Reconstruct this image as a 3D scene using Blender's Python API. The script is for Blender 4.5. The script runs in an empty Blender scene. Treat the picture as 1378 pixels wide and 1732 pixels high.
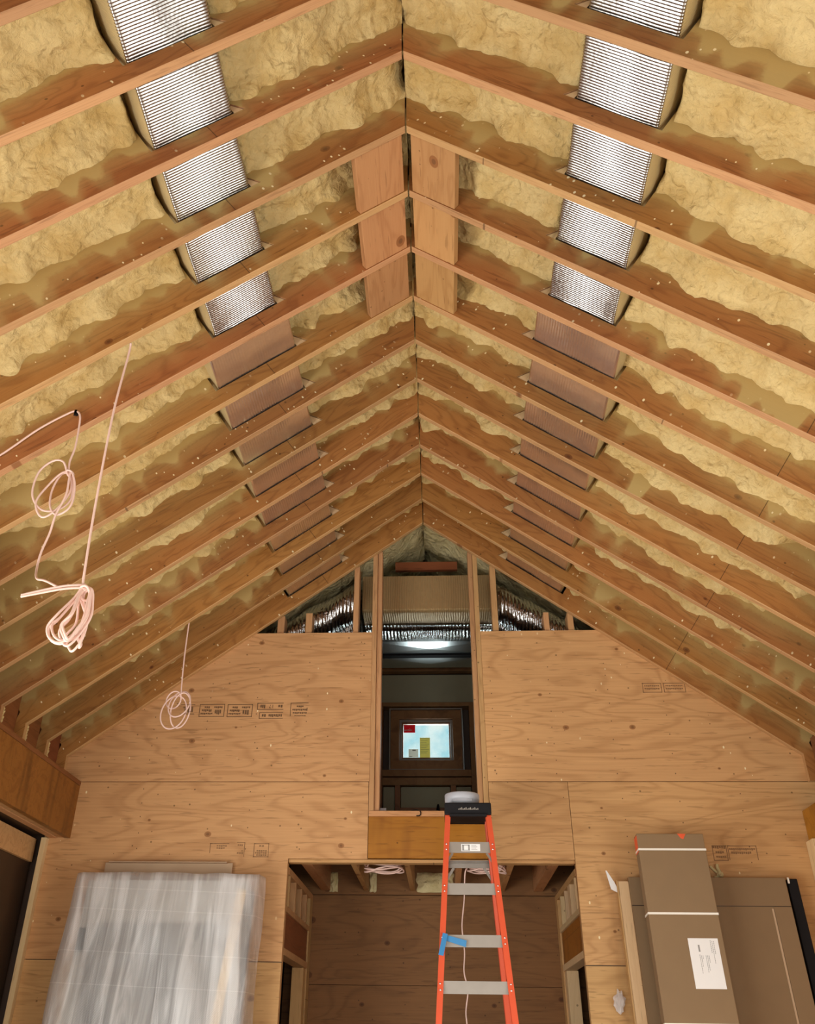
import bpy, bmesh, math, random
from mathutils import Vector, Matrix, noise as mnoise

random.seed(7)
SC = bpy.context.scene
COL = SC.collection

# ------------------------------------------------------------------ camera, world, lights, exposure
FOCAL_PX, PITCH, YAW, ROLL, CX, CY = 1527.8454, 0.5937, -0.0703, 0.0168, 641.5553, 744.5919
CAM_Z = 1.62
cam_data = bpy.data.cameras.new('camera')
cam = bpy.data.objects.new('camera', cam_data)
COL.objects.link(cam)
_f = Vector((math.sin(YAW) * math.cos(PITCH), math.cos(YAW) * math.cos(PITCH), math.sin(PITCH)))
_r = Vector((math.cos(YAW), -math.sin(YAW), 0))
_u = _r.cross(_f)
_r2 = math.cos(ROLL) * _r + math.sin(ROLL) * _u
_u2 = -math.sin(ROLL) * _r + math.cos(ROLL) * _u
cam.matrix_world = Matrix(((_r2.x, _u2.x, -_f.x, 0), (_r2.y, _u2.y, -_f.y, 0), (_r2.z, _u2.z, -_f.z, CAM_Z), (0, 0, 0, 1)))
cam_data.sensor_fit = 'HORIZONTAL'
cam_data.sensor_width = 36.0
cam_data.lens = FOCAL_PX / 1378 * 36.0
cam_data.shift_x = (689 - CX) / 1378
cam_data.shift_y = -(866 - CY) / 1378
cam_data.clip_start = 0.05
SC.camera = cam

SC.view_settings.view_transform = 'Standard'
SC.view_settings.look = 'None'
SC.view_settings.exposure = 0.0
SC.view_settings.gamma = 1.0
SC.view_settings.use_curve_mapping = False
try:
    SC.cycles.max_bounces = 10
    SC.cycles.diffuse_bounces = 6
    SC.cycles.glossy_bounces = 5
    SC.cycles.transparent_max_bounces = 12
    SC.cycles.sample_clamp_indirect = 6.0
    SC.cycles.caustics_reflective = False
except Exception:
    pass

world = bpy.data.worlds.new('overcast_sky')
SC.world = world
world.use_nodes = True
wn, wl = world.node_tree.nodes, world.node_tree.links
wn.clear()
w_out = wn.new('ShaderNodeOutputWorld')
w_bg = wn.new('ShaderNodeBackground')
w_tc = wn.new('ShaderNodeTexCoord')
w_nz = wn.new('ShaderNodeTexNoise')
w_nz.inputs['Scale'].default_value = 55.0
w_nz.inputs['Detail'].default_value = 6.0
w_rp = wn.new('ShaderNodeValToRGB')
w_rp.color_ramp.elements[0].position = 0.35
w_rp.color_ramp.elements[0].color = (0.42, 0.76, 0.84, 1)
w_rp.color_ramp.elements[1].position = 0.68
w_rp.color_ramp.elements[1].color = (0.85, 0.97, 0.95, 1)
wl.new(w_tc.outputs['Generated'], w_nz.inputs['Vector'])
wl.new(w_nz.outputs['Fac'], w_rp.inputs['Fac'])
wl.new(w_rp.outputs['Color'], w_bg.inputs['Color'])
w_bg.inputs['Strength'].default_value = 1.05
wl.new(w_bg.outputs[0], w_out.inputs[0])


def daylight(name, loc, direction, sx, sy, power, color=(1, 0.97, 0.93)):
    """Daylight coming in through one glazed opening of the room."""
    ld = bpy.data.lights.new(name, 'AREA')
    ld.shape = 'RECTANGLE'
    ld.size, ld.size_y = sx, sy
    ld.energy = power
    ld.color = color
    o = bpy.data.objects.new(name, ld)
    COL.objects.link(o)
    o.location = loc
    o.rotation_euler = Vector(direction).to_track_quat('-Z', 'Y').to_euler()
    return o


daylight('daylight_left_doors', (-3.2, 1.9, 1.05), (1, 0, 0.02), 5.4, 1.75, 330)
daylight('daylight_right_windows', (3.05, 1.9, 0.98), (-1, 0, 0.02), 5.4, 1.6, 185)
daylight('daylight_back_doors', (-0.1, -3.5, 1.6), (0, 1, 0.05), 4.0, 2.8, 130)
daylight('daylight_loft_window', (-0.1, 9.25, 4.13), (0, -1, -0.05), 0.45, 0.42, 7, (0.9, 0.98, 1.0))

# ------------------------------------------------------------------ dimensions (metres)
XR = -0.0962            # ridge line
HR = 5.4222             # underside of the rafters at the ridge
M = 0.7191              # roof slope
TH = math.atan(M)
CT, ST = math.cos(TH), math.sin(TH)
SP = 0.4064             # rafter spacing
YLAST = 6.9056          # near face of the last rafter
YW = 6.951              # face of the end wall
RT = 0.043              # rafter thickness
RD = 0.37               # rafter depth
RY = [YLAST - SP * i for i in range(14)]       # 0 = at the end wall
ORD = ['first', 'second', 'third', 'fourth', 'fifth', 'sixth', 'seventh', 'eighth', 'ninth', 'tenth', 'eleventh',
       'twelfth', 'thirteenth', 'fourteenth']


# ------------------------------------------------------------------ node helpers
def mat(name):
    m = bpy.data.materials.new(name)
    m.use_nodes = True
    nt = m.node_tree
    nt.nodes.clear()
    out = nt.nodes.new('ShaderNodeOutputMaterial')
    b = nt.nodes.new('ShaderNodeBsdfPrincipled')
    nt.links.new(b.outputs[0], out.inputs[0])
    return m, nt, b, out


def N(nt, kind, **kw):
    n = nt.nodes.new(kind)
    for k, v in kw.items():
        if k.startswith('i_'):
            n.inputs[k[2:].replace('_', ' ')].default_value = v
        else:
            setattr(n, k, v)
    return n


def math_node(nt, op, a, b=None, c=None, clamp=False):
    n = nt.nodes.new('ShaderNodeMath')
    n.operation = op
    n.use_clamp = clamp
    for i, v in enumerate((a, b, c)):
        if v is None:
            continue
        if isinstance(v, (int, float)):
            n.inputs[i].default_value = v
        else:
            nt.links.new(v, n.inputs[i])
    return n.outputs[0]


def mix(nt, fac, a, b, mode='MIX'):
    n = nt.nodes.new('ShaderNodeMix')
    n.data_type = 'RGBA'
    n.blend_type = mode
    n.clamp_factor = True
    for s, v in ((n.inputs['Factor'], fac), (n.inputs[6], a), (n.inputs[7], b)):
        if isinstance(v, (int, float)):
            s.default_value = v
        elif isinstance(v, tuple):
            s.default_value = (v[0], v[1], v[2], 1)
        else:
            nt.links.new(v, s)
    return n.outputs[2]


def smooth(nt, x, lo, hi):
    n = nt.nodes.new('ShaderNodeMapRange')
    n.interpolation_type = 'SMOOTHSTEP'
    nt.links.new(x, n.inputs[0])
    for i, v in ((1, lo), (2, hi)):
        if isinstance(v, (int, float)):
            n.inputs[i].default_value = v
        else:
            nt.links.new(v, n.inputs[i])
    return n.outputs[0]


def coords(nt, rnd=40.0):
    tc = nt.nodes.new('ShaderNodeTexCoord')
    oi = nt.nodes.new('ShaderNodeObjectInfo')
    k = math_node(nt, 'MULTIPLY', oi.outputs['Random'], rnd)
    cb = nt.nodes.new('ShaderNodeCombineXYZ')
    for i in range(3):
        nt.links.new(k, cb.inputs[i])
    va = nt.nodes.new('ShaderNodeVectorMath')
    va.operation = 'ADD'
    nt.links.new(tc.outputs['Object'], va.inputs[0])
    nt.links.new(cb.outputs[0], va.inputs[1])
    return tc.outputs['Object'], va.outputs[0], oi.outputs['Random']


def scaled(nt, vec, s):
    mp = nt.nodes.new('ShaderNodeMapping')
    mp.inputs['Scale'].default_value = s
    nt.links.new(vec, mp.inputs['Vector'])
    return mp.outputs[0]


def noise_tex(nt, vec, scale, detail=3.0, rough=0.5, dist=0.0):
    n = nt.nodes.new('ShaderNodeTexNoise')
    n.inputs['Scale'].default_value = scale
    n.inputs['Detail'].default_value = detail
    n.inputs['Roughness'].default_value = rough
    n.inputs['Distortion'].default_value = dist
    nt.links.new(vec, n.inputs['Vector'])
    return n.outputs['Fac']


def knots(nt, vec, scale, radius, keep=0.5, plane='XZ'):
    """Round spots of changing size over one plane of the board: (mask)."""
    v = nt.nodes.new('ShaderNodeTexVoronoi')
    v.voronoi_dimensions = '2D'
    v.inputs['Scale'].default_value = scale
    s3 = nt.nodes.new('ShaderNodeSeparateXYZ')
    c3 = nt.nodes.new('ShaderNodeCombineXYZ')
    nt.links.new(vec, s3.inputs[0])
    nt.links.new(s3.outputs[plane[0]], c3.inputs[0])
    nt.links.new(s3.outputs[plane[1]], c3.inputs[1])
    nt.links.new(c3.outputs[0], v.inputs['Vector'])
    sep = nt.nodes.new('ShaderNodeSeparateColor')
    nt.links.new(v.outputs['Color'], sep.inputs[0])
    size = math_node(nt, 'MULTIPLY', math_node(nt, 'GREATER_THAN', sep.outputs[0], keep), math_node(nt, 'MULTIPLY_ADD', sep.outputs[1], radius * 0.8, radius * 0.35))
    return math_node(nt, 'SUBTRACT', 1.0, smooth(nt, math_node(nt, 'SUBTRACT', v.outputs['Distance'], size), -0.006, 0.008), clamp=True)


def wood(name, light, dark, stretch=(1, 5, 5), scale=3.0, rings=9.0, ring_amt=0.35, tint=0.25, knot=(2.2, 0.05, 0.6), rough=0.65,
         spray=False, specks=0.0, streak=None, plane='XZ'):
    m, nt, b, out = mat(name)
    obj, vec, rnd = coords(nt)
    g = scaled(nt, vec, stretch)
    big = noise_tex(nt, g, scale * 0.55, 2.0, 0.5, 0.6)
    fine = noise_tex(nt, scaled(nt, vec, tuple(s * (0.5 if s == min(stretch) else 7) for s in stretch)), scale * 3, 4.0, 0.6)
    ring = math_node(nt, 'MULTIPLY_ADD', math_node(nt, 'SINE', math_node(nt, 'MULTIPLY', big, rings * 6.283)), 0.5, 0.5)
    ring = math_node(nt, 'POWER', ring, 4.0)
    f = math_node(nt, 'ADD', math_node(nt, 'MULTIPLY', ring, ring_amt), math_node(nt, 'MULTIPLY', math_node(nt, 'SUBTRACT', fine, 0.3), 0.9), clamp=True)
    c = mix(nt, f, light, dark)
    dash = noise_tex(nt, scaled(nt, vec, tuple(5.0 if s == min(stretch) else 60.0 for s in stretch)), 1.0, 2.0, 0.6)
    c = mix(nt, math_node(nt, 'MULTIPLY', smooth(nt, dash, 0.60, 0.70), 0.45), c, tuple(x * 0.62 for x in dark))
    # board-to-board and patchy tint
    patch = noise_tex(nt, vec, 1.1, 2.0)
    hv = nt.nodes.new('ShaderNodeHueSaturation')
    nt.links.new(c, hv.inputs['Color'])
    nt.links.new(math_node(nt, 'ADD', math_node(nt, 'MULTIPLY_ADD', rnd, tint, 1 - tint * 0.5), math_node(nt, 'MULTIPLY_ADD', patch, 0.3, -0.15)), hv.inputs['Value'])
    nt.links.new(math_node(nt, 'MULTIPLY_ADD', math_node(nt, 'FRACT', math_node(nt, 'MULTIPLY', rnd, 7.3)), 0.016, 0.492), hv.inputs['Hue'])
    c = hv.outputs[0]
    if knot:
        mp = scaled(nt, vec, tuple(0.75 if s == min(stretch) else 1.0 for s in stretch))
        km = knots(nt, mp, knot[0], knot[1] * knot[0], knot[2], plane)
        c = mix(nt, math_node(nt, 'MULTIPLY', km, 0.75), c, (dark[0] * 0.62, dark[1] * 0.46, dark[2] * 0.36))
        kc = knots(nt, mp, knot[0], knot[1] * knot[0] * 0.45, knot[2], plane)
        c = mix(nt, math_node(nt, 'MULTIPLY', kc, 0.55), c, tuple(x * 0.3 for x in dark))
        km2 = knots(nt, scaled(nt, vec, (1.0, 1.13, 1.07)), knot[0] * 3.1, 0.045, 0.72, plane)
        c = mix(nt, math_node(nt, 'MULTIPLY', km2, 0.7), c, tuple(x * 0.3 for x in dark))
    if streak:
        sn = noise_tex(nt, scaled(nt, vec, streak[1]), 1.0, 3.0, 0.6)
        c = mix(nt, math_node(nt, 'MULTIPLY', smooth(nt, sn, 0.5, 0.68), 0.6), c, streak[0])
    if spray:
        sp = nt.nodes.new('ShaderNodeSeparateXYZ')
        nt.links.new(obj, sp.inputs[0])
        vv = sp.outputs['Z']
        oi = nt.nodes.new('ShaderNodeObjectInfo')
        sc_ = nt.nodes.new('ShaderNodeSeparateColor')
        nt.links.new(oi.outputs['Color'], sc_.inputs[0])
        lobes = noise_tex(nt, scaled(nt, vec, (6.5, 1.0, 1.6)), 1.0, 1.0, 0.5)
        slow = noise_tex(nt, scaled(nt, vec, (1.6, 1.0, 0.3)), 1.0, 2.0)
        low_end = smooth(nt, sp.outputs['X'], 1.25, 1.75)
        amt = math_node(nt, 'ADD', sc_.outputs[0], math_node(nt, 'MULTIPLY', low_end, sc_.outputs[1]))
        teeth = math_node(nt, 'MULTIPLY', smooth(nt, lobes, 0.46, 0.72), smooth(nt, slow, 0.36, 0.58))
        # lower edge of the overspray along the board
        edge = math_node(nt, 'SUBTRACT', 0.235, math_node(nt, 'MULTIPLY', amt, math_node(nt, 'ADD', math_node(nt, 'MULTIPLY', teeth, 0.13), math_node(nt, 'MULTIPLY', slow, 0.12))))
        d = math_node(nt, 'SUBTRACT', vv, edge)
        d = math_node(nt, 'ADD', d, math_node(nt, 'MULTIPLY_ADD', noise_tex(nt, vec, 70.0, 3.0), 0.03, -0.015))
        mist = math_node(nt, 'MULTIPLY', smooth(nt, d, -0.13, 0.02), math_node(nt, 'MULTIPLY', smooth(nt, amt, 0.55, 1.05), math_node(nt, 'MULTIPLY_ADD', slow, 0.75, 0.08)))
        mk = math_node(nt, 'MAXIMUM', math_node(nt, 'POWER', smooth(nt, d, -0.05, 0.03), 1.3), mist)
        c = mix(nt, math_node(nt, 'MULTIPLY', mk, 0.93), c, (0.50, 0.355, 0.135))
    if spray:
        sx = math_node(nt, 'ABSOLUTE', math_node(nt, 'SUBTRACT', sp.outputs['X'], math_node(nt, 'MULTIPLY', sc_.outputs[2], 4.0)))
        c = mix(nt, math_node(nt, 'MULTIPLY', math_node(nt, 'LESS_THAN', sx, 0.0022), 0.75), c, (0.05, 0.02, 0.006))
    if specks:
        sm = knots(nt, scaled(nt, vec, (1.0, 1.0, 0.6)), 24.0, 0.13, 1 - specks)
        pn = smooth(nt, noise_tex(nt, vec, 2.3, 1.0), 0.46, 0.6)
        c = mix(nt, math_node(nt, 'MULTIPLY', sm, pn), c, (0.85, 0.70, 0.42))
    nt.links.new(c, b.inputs['Base Color'])
    b.inputs['Roughness'].default_value = rough
    b.inputs['Specular IOR Level'].default_value = 0.3
    bp = nt.nodes.new('ShaderNodeBump')
    bp.inputs['Strength'].default_value = 0.15
    bp.inputs['Distance'].default_value = 0.004
    nt.links.new(fine, bp.inputs['Height'])
    nt.links.new(bp.outputs[0], b.inputs['Normal'])
    return m


def plain(name, color, rough=0.5, metal=0.0, spec=0.5, var=0.1, vscale=20.0, bump=0.0):
    m, nt, b, out = mat(name)
    obj, vec, rnd = coords(nt)
    n = noise_tex(nt, vec, vscale, 4.0)
    c = mix(nt, n, tuple(x * (1 - var) for x in color), tuple(min(1, x * (1 + var)) for x in color))
    nt.links.new(c, b.inputs['Base Color'])
    b.inputs['Roughness'].default_value = rough
    b.inputs['Metallic'].default_value = metal
    b.inputs['Specular IOR Level'].default_value = spec
    if bump:
        bp = nt.nodes.new('ShaderNodeBump')
        bp.inputs['Strength'].default_value = 0.5
        bp.inputs['Distance'].default_value = bump
        nt.links.new(n, bp.inputs['Height'])
        nt.links.new(bp.outputs[0], b.inputs['Normal'])
    return m


def foam_mat(name, c1, c2):
    m, nt, b, out = mat(name)
    obj, vec, rnd = coords(nt)
    big = noise_tex(nt, vec, 5.0, 4.0, 0.6)
    fine = noise_tex(nt, vec, 38.0, 5.0, 0.6, 0.5)
    c = mix(nt, smooth(nt, big, 0.35, 0.7), c1, c2)
    nt.links.new(c, b.inputs['Base Color'])
    b.inputs['Roughness'].default_value = 0.75
    b.inputs['Specular IOR Level'].default_value = 0.25
    vor = nt.nodes.new('ShaderNodeTexVoronoi')
    vor.feature = 'SMOOTH_F1'
    vor.inputs['Scale'].default_value = 22.0
    dn = nt.nodes.new('ShaderNodeTexNoise')
    dn.inputs['Scale'].default_value = 9.0
    nt.links.new(vec, dn.inputs['Vector'])
    va = nt.nodes.new('ShaderNodeVectorMath')
    va.operation = 'MULTIPLY_ADD'
    nt.links.new(dn.outputs['Color'], va.inputs[0])
    va.inputs[1].default_value = (0.12, 0.12, 0.12)
    nt.links.new(vec, va.inputs[2])
    nt.links.new(va.outputs[0], vor.inputs['Vector'])
    h = math_node(nt, 'ADD', math_node(nt, 'MULTIPLY', vor.outputs['Distance'], -0.7), math_node(nt, 'MULTIPLY', fine, 0.45))
    bp = nt.nodes.new('ShaderNodeBump')
    bp.inputs['Strength'].default_value = 0.9
    bp.inputs['Distance'].default_value = 0.035
    nt.links.new(h, bp.inputs['Height'])
    nt.links.new(bp.outputs[0], b.inputs['Normal'])
    return m


def foil_mat(name, axis, period, color=(0.80, 0.78, 0.76), rough=0.26, dots=True, strength=0.55):
    """Reflective bubble-foil: ribs along one axis, broken into bubbles along the other."""
    m, nt, b, out = mat(name)
    obj, vec, rnd = coords(nt, 0.0)
    sp = nt.nodes.new('ShaderNodeSeparateXYZ')
    nt.links.new(obj, sp.inputs[0])
    ax = {'X': 0, 'Y': 1, 'Z': 2}[axis]
    wob = math_node(nt, 'MULTIPLY', noise_tex(nt, vec, 6.0, 2.0), period * 1.6)
    a = math_node(nt, 'SINE', math_node(nt, 'MULTIPLY', math_node(nt, 'ADD', sp.outputs[ax], wob), 6.283 / period))
    h = math_node(nt, 'MULTIPLY', a, 0.5)
    if dots:
        o = 0 if ax == 1 else 1
        d = math_node(nt, 'SINE', math_node(nt, 'MULTIPLY', sp.outputs[o], 6.283 / period))
        d2 = math_node(nt, 'SINE', math_node(nt, 'MULTIPLY', sp.outputs[2], 6.283 / period))
        h = math_node(nt, 'ADD', h, math_node(nt, 'MULTIPLY', math_node(nt, 'MULTIPLY', d, d2) if False else d, 0.25))
    wr = noise_tex(nt, vec, 7.0, 5.0, 0.6, 0.8)
    h = math_node(nt, 'ADD', math_node(nt, 'MULTIPLY', h, period * 0.22), math_node(nt, 'MULTIPLY', wr, 0.02))
    bp = nt.nodes.new('ShaderNodeBump')
    bp.inputs['Strength'].default_value = strength
    bp.inputs['Distance'].default_value = 1.0
    nt.links.new(h, bp.inputs['Height'])
    nt.links.new(bp.outputs[0], b.inputs['Normal'])
    n = noise_tex(nt, vec, 30.0, 3.0)
    nt.links.new(mix(nt, n, tuple(x * 0.85 for x in color), color), b.inputs['Base Color'])
    b.inputs['Metallic'].default_value = 1.0
    b.inputs['Roughness'].default_value = rough
    return m


MT = {}
MT['rafter'] = wood('rafter_face', (0.375, 0.152, 0.042), (0.21, 0.072, 0.017), (1, 4, 4.5), 2.6, 8.0, 0.45, 0.32, (2.2, 0.020, 0.45), 0.6, spray=True, specks=0.22)
MT['edge'] = wood('rafter_edge', (0.50, 0.275, 0.118), (0.36, 0.175, 0.070), (1, 18, 9), 2.5, 6.0, 0.35, 0.3, (2.4, 0.02, 0.7), 0.6)
MT['ply'] = wood('sheathing_plywood', (0.62, 0.345, 0.145), (0.40, 0.195, 0.070), (1.0, 4.0, 4.2), 1.4, 10.0, 0.40, 0.14, (2.4, 0.0165, 0.40), 0.6, specks=0.05)
MT['ply_dim'] = wood('plywood_shade_toned', (0.265, 0.118, 0.040), (0.155, 0.064, 0.020), (1.0, 4.0, 5.0), 1.5, 8.0, 0.35, 0.2, (2.6, 0.026, 0.5), 0.65)  # darker copy of the plywood; the alcove's shade is put into this colour
MT['lvl'] = wood('glossy_lvl', (0.42, 0.165, 0.015), (0.26, 0.085, 0.006), (1.0, 5, 6), 2.0, 5.0, 0.35, 0.12, (1.8, 0.03, 0.75), 0.42, streak=((0.16, 0.05, 0.006), (3.2, 3.2, 0.8)))
MT['lvl_stain'] = wood('stained_lvl', (0.30, 0.128, 0.020), (0.17, 0.062, 0.008), (1.0, 5, 6), 2.0, 5.0, 0.35, 0.12, (1.8, 0.02, 0.75), 0.42, streak=((0.075, 0.024, 0.004), (5.0, 5.0, 0.7)))
MT['lvl_dark'] = wood('red_brown_header', (0.26, 0.085, 0.03), (0.14, 0.04, 0.012), (1.0, 1.0, 6), 2.0, 5.0, 0.3, 0.1, None, 0.5)
MT['lumber'] = wood('fir_lumber', (0.58, 0.325, 0.14), (0.42, 0.21, 0.08), (7, 7, 1), 2.4, 6.0, 0.35, 0.25, (2.2, 0.025, 0.6), 0.6)
MT['lumber_h'] = wood('fir_lumber_flat', (0.56, 0.30, 0.125), (0.40, 0.19, 0.068), (1, 6, 6), 2.4, 6.0, 0.35, 0.25, (2.6, 0.03, 0.5), 0.6)
MT['block'] = wood('fir_blocking', (0.50, 0.255, 0.10), (0.36, 0.16, 0.055), (7, 1, 7), 2.2, 5.0, 0.4, 0.25, (3.0, 0.03, 0.5), 0.6, plane='XY')
MT['pale'] = wood('pale_lumber', (0.72, 0.50, 0.27), (0.60, 0.38, 0.19), (7, 7, 1), 2.4, 6.0, 0.25, 0.15, (2.2, 0.02, 0.7), 0.6)
MT['deck'] = plain('roof_deck', (0.30, 0.17, 0.07), 0.8, var=0.3)
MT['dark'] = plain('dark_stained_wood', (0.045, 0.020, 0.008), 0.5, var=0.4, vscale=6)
MT['foam'] = foam_mat('spray_foam', (0.67, 0.50, 0.225), (0.56, 0.375, 0.135))
MT['foam_pale'] = foam_mat('pale_foam', (0.74, 0.62, 0.34), (0.55, 0.44, 0.20))
MT['foil_near'] = plain('bubble_foil', (0.45, 0.425, 0.40), 0.28, 1.0, var=0.05, vscale=60, bump=0.002)
MT['foil_side'] = plain('foam_reflection_foil', (0.62, 0.50, 0.27), 0.5, 0.25, var=0.1, vscale=14)  # yellow of the foam reflected in the duct sides, painted into the colour
MT['foil_far'] = plain('ribbed_foil', (0.92, 0.86, 0.82), 0.30, 1.0, var=0.08, vscale=40, bump=0.002)
MT['foil_brown'] = foil_mat('plenum_foil', 'X', 0.02, (0.50, 0.33, 0.15), 0.42, dots=False, strength=0.4)
MT['foil_brown'].node_tree.nodes['Principled BSDF'].inputs['Metallic'].default_value = 0.45
MT['foil_loft'] = foil_mat('crinkled_foil', 'X', 0.03, (0.75, 0.74, 0.72), 0.18, dots=False, strength=0.8)
MT['galv'] = plain('galvanised_steel', (0.60, 0.63, 0.63), 0.28, 1.0, var=0.08)
MT['orange'] = plain('orange_fibreglass', (0.64, 0.088, 0.034), 0.35, var=0.06)
MT['alu'] = plain('aluminium', (0.29, 0.25, 0.21), 0.42, 0.35, var=0.08)
MT['rivet'] = plain('rivet_steel', (0.85, 0.85, 0.85), 0.25, 0.9)
MT['black'] = plain('black_plastic', (0.010, 0.009, 0.010), 0.6, spec=0.15, var=0.2)
MT['white'] = plain('white_plastic', (0.42, 0.42, 0.45), 0.45, var=0.04)
MT['paper'] = plain('white_paper', (0.80, 0.77, 0.74), 0.7, var=0.02)
MT['ink'] = plain('faint_ink', (0.30, 0.28, 0.26), 0.8)
MT['stamp'] = plain('stamp_ink', (0.15, 0.075, 0.03), 0.8, var=0.4, vscale=60)
MT['stamp_faint'] = plain('faded_stamp_ink', (0.27, 0.14, 0.058), 0.8, var=0.3, vscale=60)
MT['cable'] = plain('pink_cable', (0.80, 0.55, 0.46), 0.5, var=0.05)
MT['card'] = plain('cardboard', (0.235, 0.145, 0.070), 0.8, var=0.06, vscale=8)
MT['card_light'] = plain('pale_cardboard', (0.50, 0.34, 0.21), 0.8, var=0.06, vscale=8)
MT['strap'] = plain('white_strap', (0.86, 0.80, 0.70), 0.5, var=0.03)
MT['red'] = plain('red_tape', (0.75, 0.10, 0.03), 0.5, var=0.1)
MT['blue'] = plain('blue_masking_tape', (0.035, 0.20, 0.42), 0.6, var=0.15)
MT['grey'] = plain('grey_panel', (0.42, 0.39, 0.35), 0.6, var=0.05, vscale=5)
MT['slate'] = plain('slate_panel', (0.12, 0.11, 0.10), 0.6, var=0.08, vscale=5)
MT['red_sticker'] = plain('red_sticker', (0.66, 0.06, 0.07), 0.5, var=0.03)
MT['yellow_sticker'] = plain('yellow_sticker', (0.62, 0.56, 0.25), 0.7, var=0.05)
MT['frame_brown'] = wood('window_brown', (0.30, 0.135, 0.05), (0.18, 0.075, 0.025), (3, 3, 3), 3.0, 4.0, 0.3, 0.1, None, 0.45)
MT['frame_grey'] = plain('window_bead', (0.30, 0.26, 0.22), 0.5)
MT['plaster'] = plain('olive_board', (0.36, 0.33, 0.22), 0.9, var=0.08, vscale=6)
MT['concrete'] = plain('concrete_slab', (0.42, 0.36, 0.30), 0.8, var=0.1, vscale=3)


def glass_mat():
    m, nt, b, out = mat('window_glass')
    tr = nt.nodes.new('ShaderNodeBsdfTransparent')
    gl = nt.nodes.new('ShaderNodeBsdfGlossy')
    gl.inputs['Roughness'].default_value = 0.05
    obj, vec, rnd = coords(nt)
    nt.links.new(mix(nt, noise_tex(nt, vec, 12.0), (0.92, 0.97, 0.96), (0.98, 0.99, 0.99)), tr.inputs[0])
    mx = nt.nodes.new('ShaderNodeMixShader')
    mx.inputs[0].default_value = 0.06
    nt.links.new(tr.outputs[0], mx.inputs[1])
    nt.links.new(gl.outputs[0], mx.inputs[2])
    nt.links.new(mx.outputs[0], out.inputs[0])
    return m


def film_mat():
    """Thin milky polythene with a woven grid, half see-through."""
    m, nt, b, out = mat('polythene_film')
    obj, vec, rnd = coords(nt, 0.0)
    tr = nt.nodes.new('ShaderNodeBsdfTransparent')
    tr.inputs[0].default_value = (0.97, 0.96, 0.95, 1)
    di = nt.nodes.new('ShaderNodeBsdfDiffuse')
    di.inputs[0].default_value = (0.96, 0.93, 0.91, 1)
    tl = nt.nodes.new('ShaderNodeBsdfTranslucent')
    tl.inputs[0].default_value = (0.92, 0.88, 0.86, 1)
    gl = nt.nodes.new('ShaderNodeBsdfGlossy')
    gl.inputs['Roughness'].default_value = 0.32
    sp = nt.nodes.new('ShaderNodeSeparateXYZ')
    nt.links.new(obj, sp.inputs[0])
    wv = math_node(nt, 'MULTIPLY', math_node(nt, 'SINE', math_node(nt, 'MULTIPLY', sp.outputs[0], 6.283 / 0.011)), math_node(nt, 'SINE', math_node(nt, 'MULTIPLY', sp.outputs[2], 6.283 / 0.011)))
    # creases run down and across the sheet
    rot = nt.nodes.new('ShaderNodeMapping')
    rot.inputs['Rotation'].default_value = (0, math.radians(26), 0)
    rot.inputs['Scale'].default_value = (11.0, 1.0, 0.9)
    nt.links.new(obj, rot.inputs['Vector'])
    cr = noise_tex(nt, rot.outputs[0], 1.0, 5.0, 0.6, 0.8)
    bp = nt.nodes.new('ShaderNodeBump')
    bp.inputs['Strength'].default_value = 0.55
    bp.inputs['Distance'].default_value = 1.0
    nt.links.new(math_node(nt, 'ADD', math_node(nt, 'MULTIPLY', wv, 0.0009), math_node(nt, 'MULTIPLY', cr, 0.028)), bp.inputs['Height'])
    for s in (di, tl, gl):
        nt.links.new(bp.outputs[0], s.inputs['Normal'])
    m1 = nt.nodes.new('ShaderNodeMixShader'); m1.inputs[0].default_value = 0.25
    nt.links.new(di.outputs[0], m1.inputs[1]); nt.links.new(tl.outputs[0], m1.inputs[2])
    m2 = nt.nodes.new('ShaderNodeMixShader'); m2.inputs[0].default_value = 0.16
    nt.links.new(m1.outputs[0], m2.inputs[1]); nt.links.new(gl.outputs[0], m2.inputs[2])
    m3 = nt.nodes.new('ShaderNodeMixShader')
    opq = math_node(nt, 'MULTIPLY_ADD', smooth(nt, cr, 0.40, 0.66), 0.36, 0.32)
    opq = math_node(nt, 'ADD', opq, math_node(nt, 'MULTIPLY_ADD', noise_tex(nt, scaled(nt, obj, (2.5, 1, 1.6)), 1.0, 2.0), 0.5, -0.24))
    for zc in (2.492, 2.365, 2.115, 1.93):
        dz = math_node(nt, 'ABSOLUTE', math_node(nt, 'SUBTRACT', math_node(nt, 'ADD', sp.outputs[2], math_node(nt, 'MULTIPLY', sp.outputs[0], 0.03)), zc))
        opq = math_node(nt, 'ADD', opq, math_node(nt, 'MULTIPLY', math_node(nt, 'LESS_THAN', dz, 0.0025), 0.10))
    nt.links.new(math_node(nt, 'MINIMUM', opq, 0.95), m3.inputs[0])
    nt.links.new(tr.outputs[0], m3.inputs[1]); nt.links.new(m2.outputs[0], m3.inputs[2])
    nt.links.new(m3.outputs[0], out.inputs[0])
    return m


def sticker_mat(name, color):
    m, nt, b, out = mat(name)
    tl = nt.nodes.new('ShaderNodeBsdfTranslucent')
    tl.inputs[0].default_value = (*color, 1)
    di = nt.nodes.new('ShaderNodeBsdfDiffuse')
    di.inputs[0].default_value = (*color, 1)
    mx = nt.nodes.new('ShaderNodeMixShader')
    mx.inputs[0].default_value = 0.22
    nt.links.new(di.outputs[0], mx.inputs[1])
    nt.links.new(tl.outputs[0], mx.inputs[2])
    nt.links.new(mx.outputs[0], out.inputs[0])
    return m


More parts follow.
